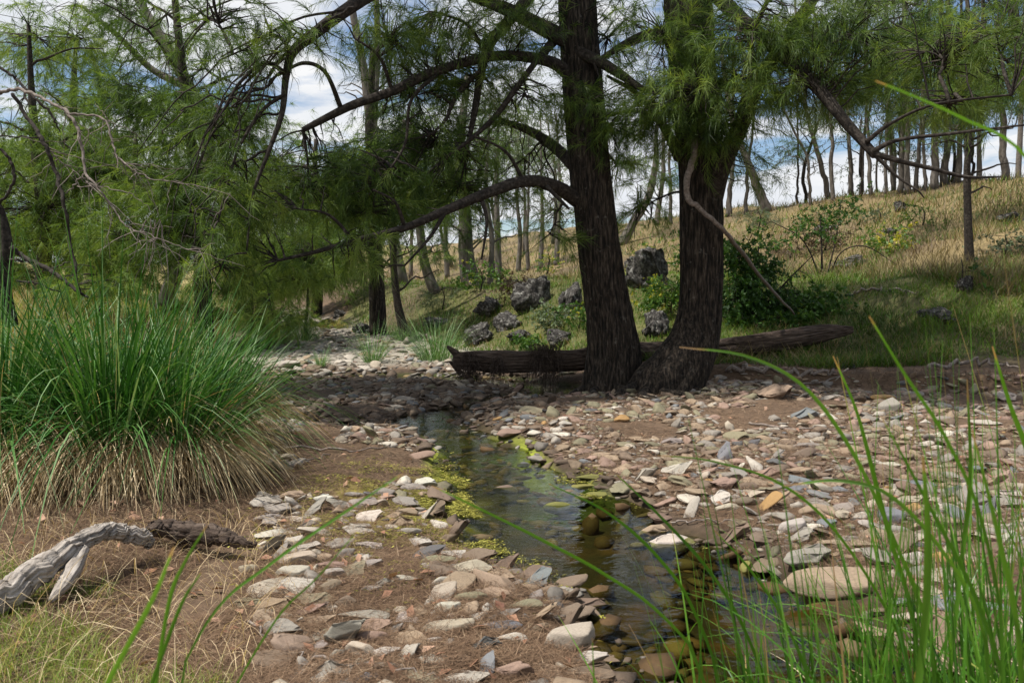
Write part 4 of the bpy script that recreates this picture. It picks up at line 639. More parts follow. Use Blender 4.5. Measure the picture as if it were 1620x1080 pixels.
# random stones on the gravel
rng = np.random.default_rng(99); cand = []
def zone_ok(px, py, x, y):
    cd = creek_d(x, y); h = height(x, y); ld = left_d(x, y); bd = np.maximum(bench_d(x, y), hill_d(x, y))
    near_left = (ld < -.15 + .25 * n2(x, y, .5)) & (bd < -1.3)
    ok = near_left & (h > -.16)
    ok &= ~((px < 415 + 70 * n2(x, y, .4)) & (py > 800))
    return ok, cd, h
n = 190000; x = rng.uniform(-7, 9, n); y = rng.uniform(2.5, 30, n); y = np.where(rng.random(n) < .8, 2.4 + 11.5 * rng.random(n) ** 1.5, y)
z = height(x, y); px, py, f = project(np.stack([x, y, z], 1)); ok, cd, h = zone_ok(px, py, x, y); ok &= (px > -60) & (px < 1680) & (py < 1120)
ok &= ~((cd < .02) & (rng.random(n) < .15)); ok &= ~((px > 480) & (px < 780) & (py > 790) & (py < 880) & (rng.random(n) < .72)); ok &= ~((cd < -.06) & (y > 4.9) & (y < 8.6) & (rng.random(n) < .75)); ok &= noise3(x * 1.6, y * 1.6, 3.3) > .30; ok &= ~((x > .3) & (y > 6.2) & (rng.random(n) < .45) & (noise3(x * 1.1, y * 1.1, 8.8) > .4))
x, y, z, px, py, cd = (v[ok] for v in (x, y, z, px, py, cd)); size = np.clip(np.exp(rng.normal(np.where((x < 1) & (y < 7), math.log(.060), math.log(.046)), .72, len(x))), .011, .17) * np.where(y > 13.5, 1.3, 1)
z = np.where((cd < .12) & (cd > -.4) & (cd > -.24) & (rng.random(len(x)) < .45), np.maximum(z, WAT - size * .16), z); od = np.argsort(-size); cell = {}
def key(a, b): return (int(a / .3), int(b / .3))
for a, b, r_ in placed: cell.setdefault(key(a, b), []).append((a, b, r_))
keep = []
for k in od:
    r_ = size[k] * .5; kx, ky = key(x[k], y[k]); good = True
    for i in (-1, 0, 1):
        for j in (-1, 0, 1):
            for a, b, q in cell.get((kx + i, ky + j), ()):
                if (a - x[k]) ** 2 + (b - y[k]) ** 2 < ((q + r_) * .76) ** 2: good = False; break
            if not good: break
        if not good: break
    if good: cell.setdefault((kx, ky), []).append((x[k], y[k], r_)); keep.append(k)
    if len(keep) >= 19000: break
keep = np.array(keep); x, y, z, px, py, cd, size = (v[keep] for v in (x, y, z, px, py, cd, size))
cols = list(PAL); pr = {'grey': .24, 'blue': .08, 'tan': .19, 'beige': .14, 'olive': .08, 'pink': .09, 'white': .025, 'ochre': .008, 'brown': .10, 'dark': .035, 'pale': .05 + .05}; pc = np.array([pr.get(c, 0) for c in cols]); pc /= pc.sum()
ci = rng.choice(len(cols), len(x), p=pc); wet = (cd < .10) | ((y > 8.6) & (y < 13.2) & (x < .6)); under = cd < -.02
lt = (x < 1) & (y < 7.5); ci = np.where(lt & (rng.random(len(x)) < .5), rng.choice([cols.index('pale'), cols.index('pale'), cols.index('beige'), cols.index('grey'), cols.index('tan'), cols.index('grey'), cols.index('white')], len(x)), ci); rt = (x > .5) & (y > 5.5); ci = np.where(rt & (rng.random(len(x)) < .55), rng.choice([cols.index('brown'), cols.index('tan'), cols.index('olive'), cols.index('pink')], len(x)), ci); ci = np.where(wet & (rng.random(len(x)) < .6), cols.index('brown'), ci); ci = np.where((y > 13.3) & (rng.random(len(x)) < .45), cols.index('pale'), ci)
under = under & (z < WAT - .02); inview = (px > 0) & (px < 1620) & (py < 1080) & ~under; pxs = size / ppm(y) * inview
top = np.argsort(-pxs)[:300 - len(HS)]; rest = np.setdiff1d(np.arange(len(x)), top)
flatk = rng.uniform(.14, .42, len(x)) + .2 * (rng.random(len(x)) < .12) + np.where((cd < .12) & (cd > -.3), .06, 0); yaw = rng.uniform(-1.2, 1.2, len(x)); tilt = rng.normal(.0, .16, len(x)) + np.where(rng.random(len(x)) < .08, .7, 0); asp = rng.uniform(.4, .9, len(x))
for k in top:
    s_ = size[k]; c = cols[ci[k]]; shp = 'a' if rng.random() < .8 else 'r'
    o = put_stone((x[k], y[k], z[k] + s_ * flatk[k] * (.05 if not under[k] else -.2) + abs(math.sin(tilt[k])) * s_ * .25), s_ * 1.25, s_ * 1.25 * asp[k], s_ * flatk[k] * 1.1, float(yaw[k]), float(tilt[k]), c, shp, rng=rng)
    SO.append((o, px[k], py[k], pxs[k] * 1.25, c, shp, tilt[k]))
a = Acc(); wh = rng.integers(0, 8, len(x)); big = pxs > 36
for tempset, sel in ((S2, rest[big[rest]]), (S1, rest[~big[rest] & (pxs[rest] > 13)]), (S0, rest[~big[rest] & (pxs[rest] <= 13)])):
    wh = rng.integers(0, len(tempset), len(sel))
    for w_, (V, T_) in enumerate(tempset):
        s = sel[wh == w_]
        if not len(s): continue
        sc_ = np.stack([size[s], size[s] * asp[s], size[s] * flatk[s]], 1)[:, None] * .6; q = V[None] * sc_; ct, st, cyw, syw = np.cos(tilt[s])[:, None], np.sin(tilt[s])[:, None], np.cos(yaw[s] * 2.5)[:, None], np.sin(yaw[s] * 2.5)[:, None]
        X1 = q[..., 0] * ct - q[..., 2] * st; Z1 = q[..., 0] * st + q[..., 2] * ct; o_ = np.stack([X1 * cyw - q[..., 1] * syw, X1 * syw + q[..., 1] * cyw, Z1], -1)
        o_ += np.stack([x[s], y[s], z[s] + size[s] * flatk[s] * .0 + np.abs(np.sin(tilt[s])) * size[s] * .22], 1)[:, None]
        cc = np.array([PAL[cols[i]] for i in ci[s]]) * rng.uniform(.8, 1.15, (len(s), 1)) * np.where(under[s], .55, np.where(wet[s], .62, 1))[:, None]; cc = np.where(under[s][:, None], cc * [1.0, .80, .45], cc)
        a.add(o_.reshape(-1, 3), (T_[None] + (np.arange(len(s)) * len(V))[:, None, None]).reshape(-1, 3), None, None, np.repeat(cc, len(V), 0))
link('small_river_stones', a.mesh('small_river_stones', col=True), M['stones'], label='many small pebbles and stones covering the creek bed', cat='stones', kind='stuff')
# labels for the stones without one of their own : look + nearest landmark
LMK = [(px_, py_, l) for px_, py_, l in ((903, 1008, 'large beige oval stone'), (783, 916, 'slanting grey-tan stone'), (709, 990, 'bar-shaped tan stone'), (763, 1015, 'dark slate stone'), (815, 1060, 'blocky pinkish stone'), (588, 1004, 'double-humped mauve stone'), (548, 946, 'round brown ball stone'), (462, 904, 'pale domed stone'), (392, 897, 'lone beige stone'), (693, 883, 'algae-ringed olive stone'), (514, 789, 'small white quartz stone'), (575, 972, 'long wavy grey stone'), (666, 719, 'reddish stone at the water bend'), (887, 815, 'algae-coated flat stone'), (1065, 862, 'white quartz rock'), (1093, 802, 'upright finger stone'), (1278, 878, 'large grey slab'), (1320, 920, 'saddle-shaped stone'), (1292, 804, 'big tan slab'), (1540, 780, 'rust-brown block'), (1228, 618, 'black-edged tan block'), (982, 658, 'ochre-orange stone'), (1408, 641, 'grey egg-like stone'), (1128, 658, 'small pink stone'), (1180, 790, 'rounded brown stone'), (1150, 714, 'propped blue-grey slab'), (1545, 742, 'slate-blue stone'), (1180, 908, 'algae-covered poking stone'), (806, 684, 'pink domed stone'), (457, 573, 'far pale boulder'), (828, 745, 'lone dark stone in the water'))]
used = {}
for o, qx, qy, wpx, c, s, tl in sorted(SO, key=lambda q: -q[3]):
    sz = 'large' if wpx > 44 else 'medium' if wpx > 30 else 'small'; fm = ('angular' if s == 'a' else 'rounded') if abs(tl) < .3 else 'tilted'
    ranked = sorted(LMK, key=lambda m_: math.hypot(m_[0] - qx, (m_[1] - qy) * 1.6)); lab = None
    for m_ in ranked[:3]:
        ddx, ddy = qx - m_[0], (qy - m_[1]) * 1.6; near = 'just ' if math.hypot(ddx, ddy) < 50 else ''
        rel = ('right of' if ddx > 0 else 'left of') if abs(ddx) > 1.6 * abs(ddy) else ('in front of' if ddy > 0 else 'behind') if abs(ddy) > 1.6 * abs(ddx) else (('in front and ' if ddy > 0 else 'behind and ') + ('right of' if ddx > 0 else 'left of'))
        l_ = f'{sz} {fm} {WORD[c]} stone {near}{rel} the {m_[2]}'
        if l_ not in used and len(l_.split()) <= 16: lab = l_; break
    if lab is None:
        for m_ in ranked[3:9]:
            l_ = f'{sz} {fm} {WORD[c]} stone ' + ('right of' if qx > m_[0] else 'left of') + ' and ' + ('below' if qy > m_[1] else 'above') + f' the {m_[2]}'
            if l_ not in used and len(l_.split()) <= 16: lab = l_; break
    if lab is None: lab = f'{sz} {fm} {WORD[c]} stone {near}{rel} the {ranked[0][2]}'
    used[lab] = 1; o['label'] = lab
for o in bpy.data.objects:
    if 'own' in o: del o['own']

# ================================================================== boulders
bs = [(850, 462, 60, 56, 'jagged lichened boulder left of the straight big trunk'), (905, 468, 46, 62, 'tall dark boulder touching the straight big trunk'), (1030, 428, 62, 66, 'large lichened boulder seen between the two big trunks'), (1005, 412, 34, 30, 'small boulder top left of the one between the trunks'), (780, 485, 38, 34, 'dark rock at the foot of the rocky bank'), (800, 508, 50, 30, 'lichened rock pile beside the small reed tuft'), (885, 532, 46, 40, 'mossy dark rock behind the log left of the straight trunk'), (755, 530, 44, 34, 'broken grey rock above the left end of the log'), (825, 528, 40, 26, 'low rock just behind the log'), (573, 519, 30, 22, 'dark boulder beside the bright grass strip'), (535, 498, 26, 16, 'pale rock at the far end of the creek bed'), (515, 508, 20, 12, 'small pale rock left of the far creek end'), (1425, 327, 20, 16, 'small grey rock high in the dry grass'), (1606, 341, 40, 26, 'dark lichened rock at the right picture edge'), (1490, 498, 52, 26, 'flat lichened rock in the shaded green grass'), (1352, 413, 60, 18, 'low brown rock ledge on the right hillside'), (1550, 412, 50, 14, 'pale flat rock in the dry grass at right'), (1530, 452, 30, 26, 'brown rock half hidden by grass at right'), (1412, 366, 20, 12, 'small pale rock below the high grey rock'), (1340, 577, 50, 12, 'flat dark slab lying at the lip of the bank'), (1302, 362, 36, 14, 'dull brown rock under the high grey rock'), (395, 540, 30, 30, 'dark rock behind the right side of the tussock'), (690, 512, 44, 14, 'pale log-like rock behind the leaning mid-creek trunks'), (1040, 505, 56, 60, 'dark earthy root mound between the two big trunks')]
BT = [stone_template(4, RNG, 26, .85) for _ in range(5)]; BM = []
for q in range(5):
    r9 = np.random.default_rng(40 + q); VV, TT, nv = [], [], 0
    for e in range(7):
        V_, T2 = BT[int(r9.integers(0, 5))]; an = r9.uniform(0, 6.28); c_, s_ = math.cos(an), math.sin(an); V_ = V_ @ np.array([[c_, -s_, 0], [s_, c_, 0], [0, 0, 1]]); f = r9.uniform(.35, .75) if e else .85
        V_ = V_ * [f, f, f * r9.uniform(.8, 1.5)]; V_ = V_ + ([r9.uniform(-.8, .8), r9.uniform(-.5, .5), -.45 + .2 * r9.random()] if e else [0, 0, 0]); VV.append(V_); TT.append(T2 + nv); nv += len(V_)
    V, T_ = np.concatenate(VV), np.concatenate(TT)
    V = V * (1 + .45 * (noise3(V[:, 0] * 2.2 + 3, V[:, 1] * 2.2, V[:, 2] * 1.2) - .5) + .45 * (np.abs(noise3(V[:, 0] * 6 + 3, V[:, 1] * 6, V[:, 2] * 2.5) - .5)))[:, None]; m_ = make_mesh('boulder_shape', V, T_, smooth=False); m_.materials.append(M['boulder']); BM.append(m_)
for k, (bx, by, wp, hp, lab) in enumerate(bs):
    g = ground(bx, by + hp * .42); Yd = g[1]; kk = ppm(Yd); o = bpy.data.objects.new('boulder', BM[k % 5]); COL.objects.link(o)
    o.location = (g[0], g[1] + .2 * wp * kk, g[2] + hp * kk * .32); o.scale = (wp * kk * .50, wp * kk * .42, hp * kk * .46); o.rotation_euler = (0, .15 * (-1) ** k, k * 1.7); o['label'] = lab; o['category'] = 'rock'; o['group'] = 'rocks on the banks'

# ================================================================== grasses
def blade_strip(acc, P0, d0, ln, wd, arch, segs, tone, rng, tipw=.15, tipt=0.0):
    """P0 n x 3 roots, d0 n x 3 start directions, arch: how strongly it falls over"""
    n = len(P0); t = np.linspace(0, 1, segs + 1)[None, :, None]; g = np.array([0, 0, -1.0])
    P = P0[:, None] + d0[:, None] * ln[:, None, None] * t + g * (arch * ln)[:, None, None] * t ** 2.4 + 0
    hd = d0.copy(); hd[:, 2] = 0; hd /= np.linalg.norm(hd, axis=1)[:, None] + 1e-6; P = P + hd[:, None] * (arch * ln * .45)[:, None, None] * t ** 1.8
    sd_ = np.cross(hd, [0, 0, 1.0]); tw = rng.uniform(-1.2, 1.2, n); sd_ = sd_ * np.cos(tw)[:, None] + hd * np.sin(tw)[:, None] + np.array([0, 0, .15])
    wv = (wd[:, None] * (1 - (1 - tipw) * np.linspace(0, 1, segs + 1)[None] ** 1.7))[..., None] * .5
    V = np.stack([P - sd_[:, None] * wv, P + sd_[:, None] * wv], 2); b = (np.arange(n) * (segs + 1) * 2)[:, None] + (np.arange(segs) * 2)[None]
    acc.add(V.reshape(-1, 3), None, np.stack([b, b + 1, b + 3, b + 2], -1).reshape(-1, 4), (tone[:, None] + tipt * np.linspace(0, 1, segs + 1)[None] ** 3).repeat(2, 1).ravel())
def unit(a): return a / (np.linalg.norm(a, axis=1)[:, None] + 1e-9)
def tussock(name, label, cx, cy_, rad, n, hgt, nstraw, mound, seed, wd=.0155, group=None, lean=.55, cat='sedge', mat='sedge', tone0=.5):
    rng = np.random.default_rng(seed); base = on(cx, cy_); root = thing(name, label, cat, base, group)
    if mound > .1:
        th = np.linspace(0, 2 * math.pi, 40, endpoint=False); prof = np.array([(1.02, -.1), (.98, .1), (.86, .38), (.62, .70), (.3, .92), (0.02, 1)]); V = []
        for q, (a_, h_) in enumerate(prof): rr = a_ * rad * (1 + .18 * (noise3(np.cos(th) * 1.5 + seed, np.sin(th) * 1.5, h_ * 2) - .5)); V.append(np.stack([cx + np.cos(th) * rr, cy_ + np.sin(th) * rr, np.full(40, base[2] + h_ * mound * .8)], 1))
        i = np.arange(len(prof) - 1)[:, None] * 40; j = np.arange(40)[None]; k = (j + 1) % 40; a = Acc(); a.add(np.concatenate(V), None, np.stack([i + j, i + k, i + 40 + k, i + 40 + j], -1).reshape(-1, 4), .2); part('root_mound', a, M['litter'], root)
    def roots(m, k=1.0): 
        th = rng.uniform(0, 6.283, m); q = np.sqrt(rng.random(m)) * k; return th, q, np.stack([cx + np.cos(th) * q * rad * .72, cy_ + np.sin(th) * q * rad * .72, base[2] + mound * (1 - .6 * q ** 2)], 1)
    th, q, P0 = roots(n); ln = hgt * rng.uniform(.42, 1.12, n) * (.8 + .45 * noise3(P0[:, 0] * 5, P0[:, 1] * 5, seed)); ang = lean * q * rng.uniform(.5, 1.4, n) + .08; d = unit(np.stack([np.cos(th) * np.sin(ang) + rng.normal(0, .09, n), np.sin(th) * np.sin(ang) + rng.normal(0, .09, n), np.cos(ang)], 1))
    a = Acc(); blade_strip(a, P0, d, ln, wd * rng.uniform(.6, 1.25, n), .08 + .75 * rng.random(n) ** 1.5 * (.35 + q), 8, tone0 + rng.normal(0, .17, n) + .3 * (rng.random(n) < .15), rng, .12, .12); part('green_leaves', a, M[mat], root, kind='stuff', smooth=True)
    if nstraw:
        m2 = n // 5; th, q, P0 = roots(m2); an = rng.uniform(.1, 1.0, m2); d = unit(np.stack([np.cos(th) * np.sin(an), np.sin(th) * np.sin(an), np.cos(an)], 1)); a = Acc(); blade_strip(a, P0, d, hgt * rng.uniform(.3, .85, m2), wd * .6 * rng.uniform(.5, 1.1, m2), rng.uniform(.1, 1.1, m2), 7, rng.normal(.55, .2, m2), rng, .2, 0); part('withered_leaves', a, M['straw'], root, kind='stuff')
    if nstraw:
        th, q, P0 = roots(nstraw); q = .55 + .45 * q; P0[:, 0] = cx + np.cos(th) * q * rad * .72; P0[:, 1] = cy_ + np.sin(th) * q * rad * .72; P0[:, 2] = base[2] + mound * (1.05 - .35 * rng.random(nstraw))
        ang = rng.uniform(.25, 1.5, nstraw); d = unit(np.stack([np.cos(th) * np.sin(ang) + rng.normal(0, .34, nstraw), np.sin(th) * np.sin(ang) + rng.normal(0, .34, nstraw), np.cos(ang)], 1)); ln = (mound * 1.0 + .20) * rng.uniform(.45, 1.35, nstraw)
        a = Acc(); blade_strip(a, P0, d, ln, wd * .58 * rng.uniform(.4, 1.2, nstraw), .7 + 1.1 * rng.random(nstraw), 6, rng.normal(.66, .2, nstraw), rng, .25, 0); part('dead_leaves', a, M['straw'], root, kind='stuff')
    return root
g_s = 'sedge tussocks on the left bank'
tussock('sedge_tussock', 'huge green sedge tussock with a straw skirt behind the pale driftwood', -2.85, 5.60, .54, 950, 1.42, 1700, .30, 61, group=g_s)
tussock('sedge_tussock', 'sedge tussock arching toward the creek, rightmost of the big ones', -2.42, 5.70, .38, 560, 1.22, 1100, .25, 62, group=g_s, lean=.62)
tussock('sedge_tussock', 'dark upright sedge tussock at the left picture edge', -3.55, 5.45, .58, 760, 1.5, 1300, .34, 63, group=g_s, tone0=.4)
tussock('sedge_tussock', 'sedge tussock behind the huge one, only its green tips showing', -3.0, 6.7, .60, 700, 1.25, 500, .4, 64, group=g_s)
tussock('sedge_tussock', 'sedge tussock behind the rightmost big one, toward the pale boulder', -2.7, 7.1, .5, 600, .95, 500, .35, 65, group=g_s)
g_k = 'small reed tufts in the creek'
for px, py, rad, n, hg, lab, sd_ in ((590, 575, .22, 190, .95, 'green reed tuft growing in front of the thickest mid-creek trunk', 71), (692, 572, .45, 420, 1.1, 'broad yellow-green reed clump beside the left end of the log', 72), (507, 582, .12, 90, .45, 'tiny reed tuft on the stones of the far creek bed', 73), (640, 540, .3, 180, .8, 'reed tuft between the two trunks of the mid-creek pair', 74), (395, 555, .3, 260, .8, 'fine reed clump by the whitish boulder', 75), (480, 540, .5, 420, .8, 'fuzzy pale green reed clump on the far left bank', 76), (430, 545, .5, 420, .9, 'fuzzy green reed clump left of the far creek bed', 77)):
    g = ground(px, py); tussock('reed_tuft', lab, g[0], g[1], rad, n, hg, 0, .03, sd_, .008, g_k, .5, 'reeds', 'sedge', .75)

def carpet(name, label, mat, n, pick, ln, wd, tone, seed, segs=2, arch=.3, zoff=0.0, cat='grass'):
    rng = np.random.default_rng(seed); P = pick(rng, n); n = len(P); P[:, 2] = height(P[:, 0], P[:, 1]) + zoff - .01; f = np.maximum(1, P[:, 1] / 14.0)
    th = rng.uniform(0, 6.283, n); ang = rng.uniform(.1, .8, n); d = np.stack([np.cos(th) * np.sin(ang), np.sin(th) * np.sin(ang), np.cos(ang)], 1); a = Acc()
    cl = .35 + 1.25 * noise3(P[:, 0] * 1.3, P[:, 1] * 1.3, seed); tn = tone + rng.normal(0, .13, n) + .45 * (noise3(P[:, 0] * .5, P[:, 1] * .5, seed + 2.5) - .5) + .25 * (noise3(P[:, 0] * 1.9, P[:, 1] * 1.9, seed + 5.5) - .5)
    blade_strip(a, P, d, ln * rng.uniform(.5, 1.3, n) * cl, wd * f ** .9 * rng.uniform(.7, 1.3, n), rng.uniform(.1, .6, n) * arch * 2, segs, tn, rng, .15, .15)
    link(name, a.mesh(name, smooth=False), M[mat], label=label, cat=cat, kind='stuff')
def wedge(rng, n, y0, y1, px0, px1, power=1.0):
    u = rng.random(n); y = 1 / (1 / y0 + (1 / y1 - 1 / y0) * u) if power else rng.uniform(y0, y1, n); p = rng.uniform(px0, px1, n); return np.stack([(p - 810) / F * y, y, 0 * y], 1)
def pick_dry(rng, n):
    P = wedge(rng, n, 13, 75, -40, 1680); hd = hill_d(P[:, 0], P[:, 1]); g = hd + 3.0 * n2(P[:, 0], P[:, 1], 3); return P[(g > 2.8) & (hd < 34)]
def pick_green(rng, n):
    P = wedge(rng, n, 11.5, 45, 560, 1680); hd = hill_d(P[:, 0], P[:, 1]); bd = bench_d(P[:, 0], P[:, 1]); g = hd + 3.0 * n2(P[:, 0], P[:, 1], 3); return P[(g < 6.5) & (np.maximum(bd, hd) > -1.15 + .5 * n2(P[:, 0], P[:, 1], .6)) & ((n2(P[:, 0], P[:, 1], .7, 5) > -.22) | (rng.random(len(P)) < .4))]
def pick_left(rng, n):
    P = wedge(rng, n, 6.5, 50, -60, 560); ld = left_d(P[:, 0], P[:, 1]); return P[(ld > .5 + .6 * n2(P[:, 0], P[:, 1], .8))]
carpet('dry_grass', 'tall straw-coloured dry grass covering the hillside', 'dry', 66000, pick_dry, .42, .011, .32, 81, arch=.25)
carpet('green_grass', 'short green grass on the shaded right bank', 'grass', 105000, pick_green, .22, .010, .34, 82, arch=.5)
carpet('weedy_grass', 'green weedy grass scattered among the dry hillside grass', 'grass', 60000, lambda r_, n_: (lambda P_: P_[n2(P_[:, 0], P_[:, 1], 2.2, 17) > -.16])(pick_dry(r_, n_)), .38, .013, .34, 88, arch=.4)
carpet('brown_weeds', 'brown seeding weeds standing in patches on the hillside', 'scrub', 34000, lambda r_, n_: (lambda P_: P_[n2(P_[:, 0], P_[:, 1], 1.7, 27) > .08])(pick_dry(r_, n_)), .55, .010, .5, 90, arch=.3)
carpet('dry_tufts', 'brownish dry tufts among the green grass of the right bank', 'dry', 22000, pick_green, .26, .009, .28, 89, arch=.5)
carpet('bank_grass', 'mixed green and yellow grass on the left bank', 'grass', 38000, pick_left, .34, .011, .72, 83, arch=.4)
carpet('dry_grass', 'scattered dry grass among the left bank grass', 'dry', 16000, pick_left, .45, .011, .55, 84, arch=.3)
def pick_near(rng, n):
    P = np.stack([rng.uniform(-3.2, -.75, n), rng.uniform(2.4, 4.3, n), np.zeros(n)], 1); px_, py_, _ = project(P); e = (60 + (py_ - 930) * 1.1); return P[(px_ < e + 260 * n2(P[:, 0], P[:, 1], .25)) & (rng.random(n) < sstep(930, 1010, py_) * .9)]
carpet('lawn_grass', 'fine bright green grass in the bottom left corner', 'grass', 42000, pick_near, .15, .0028, .66, 85, 2, .6)
def pick_straw(rng, n):
    P = np.stack([rng.uniform(-3.2, -.6, n), rng.uniform(2.4, 4.8, n), np.zeros(n)], 1); return P[left_d(P[:, 0], P[:, 1]) > -.5]
carpet('fallen_straw', 'loose straw strewn on the litter at lower left', 'straw', 1600, pick_straw, .28, .003, .6, 86, 4, .9)
def pick_rush(rng, n):
    P = wedge(rng, n, 8.8, 13.2, 990, 1680); b = np.maximum(bench_d(P[:, 0], P[:, 1]), hill_d(P[:, 0], P[:, 1])); return P[(b > -1.5) & (b < -.9)]
carpet('bank_roots', 'dry roots and grass hanging over the cut edge of the right bank', 'litter', 6000, pick_rush, .22, .006, .4, 87, 3, 1.6)

# needle litter on the gravel and banks
rng = np.random.default_rng(91); n = 260000; P = wedge(rng, n, 2.6, 13.5, -40, 1680); cd = creek_d(P[:, 0], P[:, 1]); bd = np.maximum(bench_d(P[:, 0], P[:, 1]), hill_d(P[:, 0], P[:, 1]))
P = P[(cd > .05) & (bd < -.9) & (noise3(P[:, 0] * 2, P[:, 1] * 2, 1.5) > .25) & ((P[:, 0] > -5))]; n = len(P); P[:, 2] = height(P[:, 0], P[:, 1]) + rng.uniform(0, 1, n) ** 2 * .034
th = rng.uniform(0, 6.283, n); d = np.stack([np.cos(th), np.sin(th), rng.normal(.02, .16, n)], 1); ln = rng.uniform(.05, .16, n)[:, None]; wv = np.stack([-np.sin(th), np.cos(th), np.zeros(n)], 1) * (.0011 * np.maximum(1, P[:, 1] / 4))[:, None]
V = np.stack([P - wv, P + wv, P + d * ln], 1); a = Acc(); a.add(V.reshape(-1, 3), np.arange(n * 3).reshape(-1, 3), None, np.repeat(rng.normal(.42, .25, n), 3)); link('needle_litter', a.mesh('needle_litter', smooth=False), M['litter'], label='brown fallen sheoak needles matted over the gravel', cat='needle litter', kind='stuff')
# fallen leaves
n = 420; P = wedge(rng, n, 2.8, 9, 0, 1620); P = P[(creek_d(P[:, 0], P[:, 1]) > .1) & (bench_d(P[:, 0], P[:, 1]) < -1)]; n = len(P); P[:, 2] = height(P[:, 0], P[:, 1]) + .02
th = rng.uniform(0, 6.28, n); u = np.stack([np.cos(th), np.sin(th), rng.normal(0, .3, n)], 1); v = np.stack([-np.sin(th), np.cos(th), rng.normal(0, .4, n)], 1); l_ = rng.uniform(.018, .05, n)[:, None]
V = np.stack([P - u * l_, P + v * l_ * .45 + [0, 0, .006], P + u * l_, P - v * l_ * .45 + [0, 0, .01]], 1); b = np.arange(n)[:, None] * 4; a = Acc(); a.add(V.reshape(-1, 3), np.concatenate([b + [[0, 1, 2]], b + [[0, 2, 3]]]), None, np.repeat(rng.normal(.5, .2, n), 4)); link('fallen_leaves', a.mesh('fallen_leaves', smooth=False), M['deadleaf'], label='scattered brown dead leaves lying on the stones and litter', cat='dead leaves', kind='stuff')
# algae mats
n = 9000; P = np.stack([rng.normal(-.62, .50, n), rng.normal(5.3, .62, n), np.zeros(n)], 1); P2 = np.array([flat(rng.uniform(700, 960), rng.uniform(750, 880), WAT) for _ in range(2500)]); P = np.vstack([P, P2]); cd = creek_d(P[:, 0], P[:, 1]); nn_ = noise3(P[:, 0] * 3.5, P[:, 1] * 3.5, 6.6); ok = ((cd > -.22) & (nn_ + .25 * noise3(P[:, 0] * 13, P[:, 1] * 13, 1.1) > .60) & (height(P[:, 0], P[:, 1]) < .11)); P = P[ok]; n = len(P)
P = np.repeat(P, 7, 0); n = len(P); P[:, :2] += rng.normal(0, .022, (n, 2)); P[:, 2] = np.maximum(height(P[:, 0], P[:, 1]), WAT + .001) + rng.uniform(0, .012, n)
e1 = rng.normal(0, .010, (n, 3)) * [1, 1, .3]; e2 = rng.normal(0, .010, (n, 3)) * [1, 1, .3]; a = Acc(); a.add(np.stack([P, P + e1, P + e2], 1).reshape(-1, 3), np.arange(n * 3).reshape(-1, 3), None, np.repeat(rng.normal(.5, .22, n), 3)); link('yellow_algae', a.mesh('yellow_algae', smooth=False), M['algae'], label='yellow-green algae mats at the left edge of the water', cat='algae', kind='stuff')
# sticks on the ground
g_st = 'sticks lying on the gravel'
for k, (pts, wd, lab) in enumerate([([(425, 712), (500, 714), (560, 716), (620, 708)], 4, 'long thin stick lying on the dark left gravel'), ([(1185, 673), (1240, 680), (1290, 682), (1350, 676)], 4, 'thin dark stick on the shaded right gravel'), ([(395, 990), (415, 1010), (445, 1018), (470, 1035), (478, 1068)], 4, 'pale crooked root-like twig in the litter at bottom left of the gravel'), ([(492, 1053), (560, 1060), (640, 1072), (700, 1084)], 5, 'curved grey twig at the bottom edge of the near gravel'), ([(1060, 832), (1110, 828), (1170, 832)], 3, 'short stick behind the white quartz rock'), ([(440, 724), (480, 735), (520, 722)], 3, 'short bent stick beside the sedge tussock'), ([(1140, 610), (1200, 606), (1260, 612), (1330, 600)], 5, 'dark stick along the foot of the right bank')]):
    P = np.array([ground(a_, b_) for a_, b_ in pts]); P[:, 2] += .02; r_ = .5 * wd * ppm(P[0][1]); a = Acc(); a.add(*tube(crook(smooth_path(P, 26), .05, k), [r_, r_ * .5], 7, .2, (3, 5), seed=k)); link('fallen_stick', a.mesh('fallen_stick', P[0]), M['twig'], loc=P[0], label=lab, cat='stick', group=g_st)

# ================================================================== shrubs
def shrub(label, stems, blobs, seed, mat='shrub', temps=TS, scale=1.0, tone=.5, name='shrub', group='shrubs on the right bank', twg=(.006, .003), tf=.6):
    Ps = [pixpath(s, 16) for s in stems]; P0, r0 = Ps[0]; P0 = P0.copy(); P0[0][2] = float(height(P0[0][0], P0[0][1])) - .03
    return build_tree(name, label, 'shrub', P0, r0, Ps[1:], blobs, temps, mat, 'limb', 6, .1, group, scale, twg, tf, seed, limb_r=.008, tone0=tone, droop=0, trunkname='stem')
def gY(px, py): return ground(px, py)[1]
y1 = gY(1190, 510)
shrub('dark green bramble thicket behind the forked sheoak trunk', [[(1190, 515, y1, 5), (1195, 460, y1, 4), (1200, 390, y1, 2)], [(1190, 510, y1, 4), (1240, 450, y1, 3), (1290, 400, y1, 1)], [(1180, 510, y1, 4), (1160, 440, y1, 3), (1190, 370, y1, 1)]], [blob(1175, 470, y1, 36, 40, .7, 300), blob(1225, 480, y1 + .3, 50, 24, .8, 260), blob(1165, 405, y1, 24, 34, .5, 130), blob(1285, 490, y1, 34, 16, .6, 130), blob(1210, 505, y1 - .3, 70, 12, .5, 170), blob(1205, 425, y1, 26, 26, .4, 110), blob(1250, 430, y1, 24, 14, .4, 60), blob(1190, 375, y1, 20, 14, .3, 45), blob(1300, 465, y1, 20, 12, .3, 35)], 91, tone=.5)
y2 = gY(1300, 440)
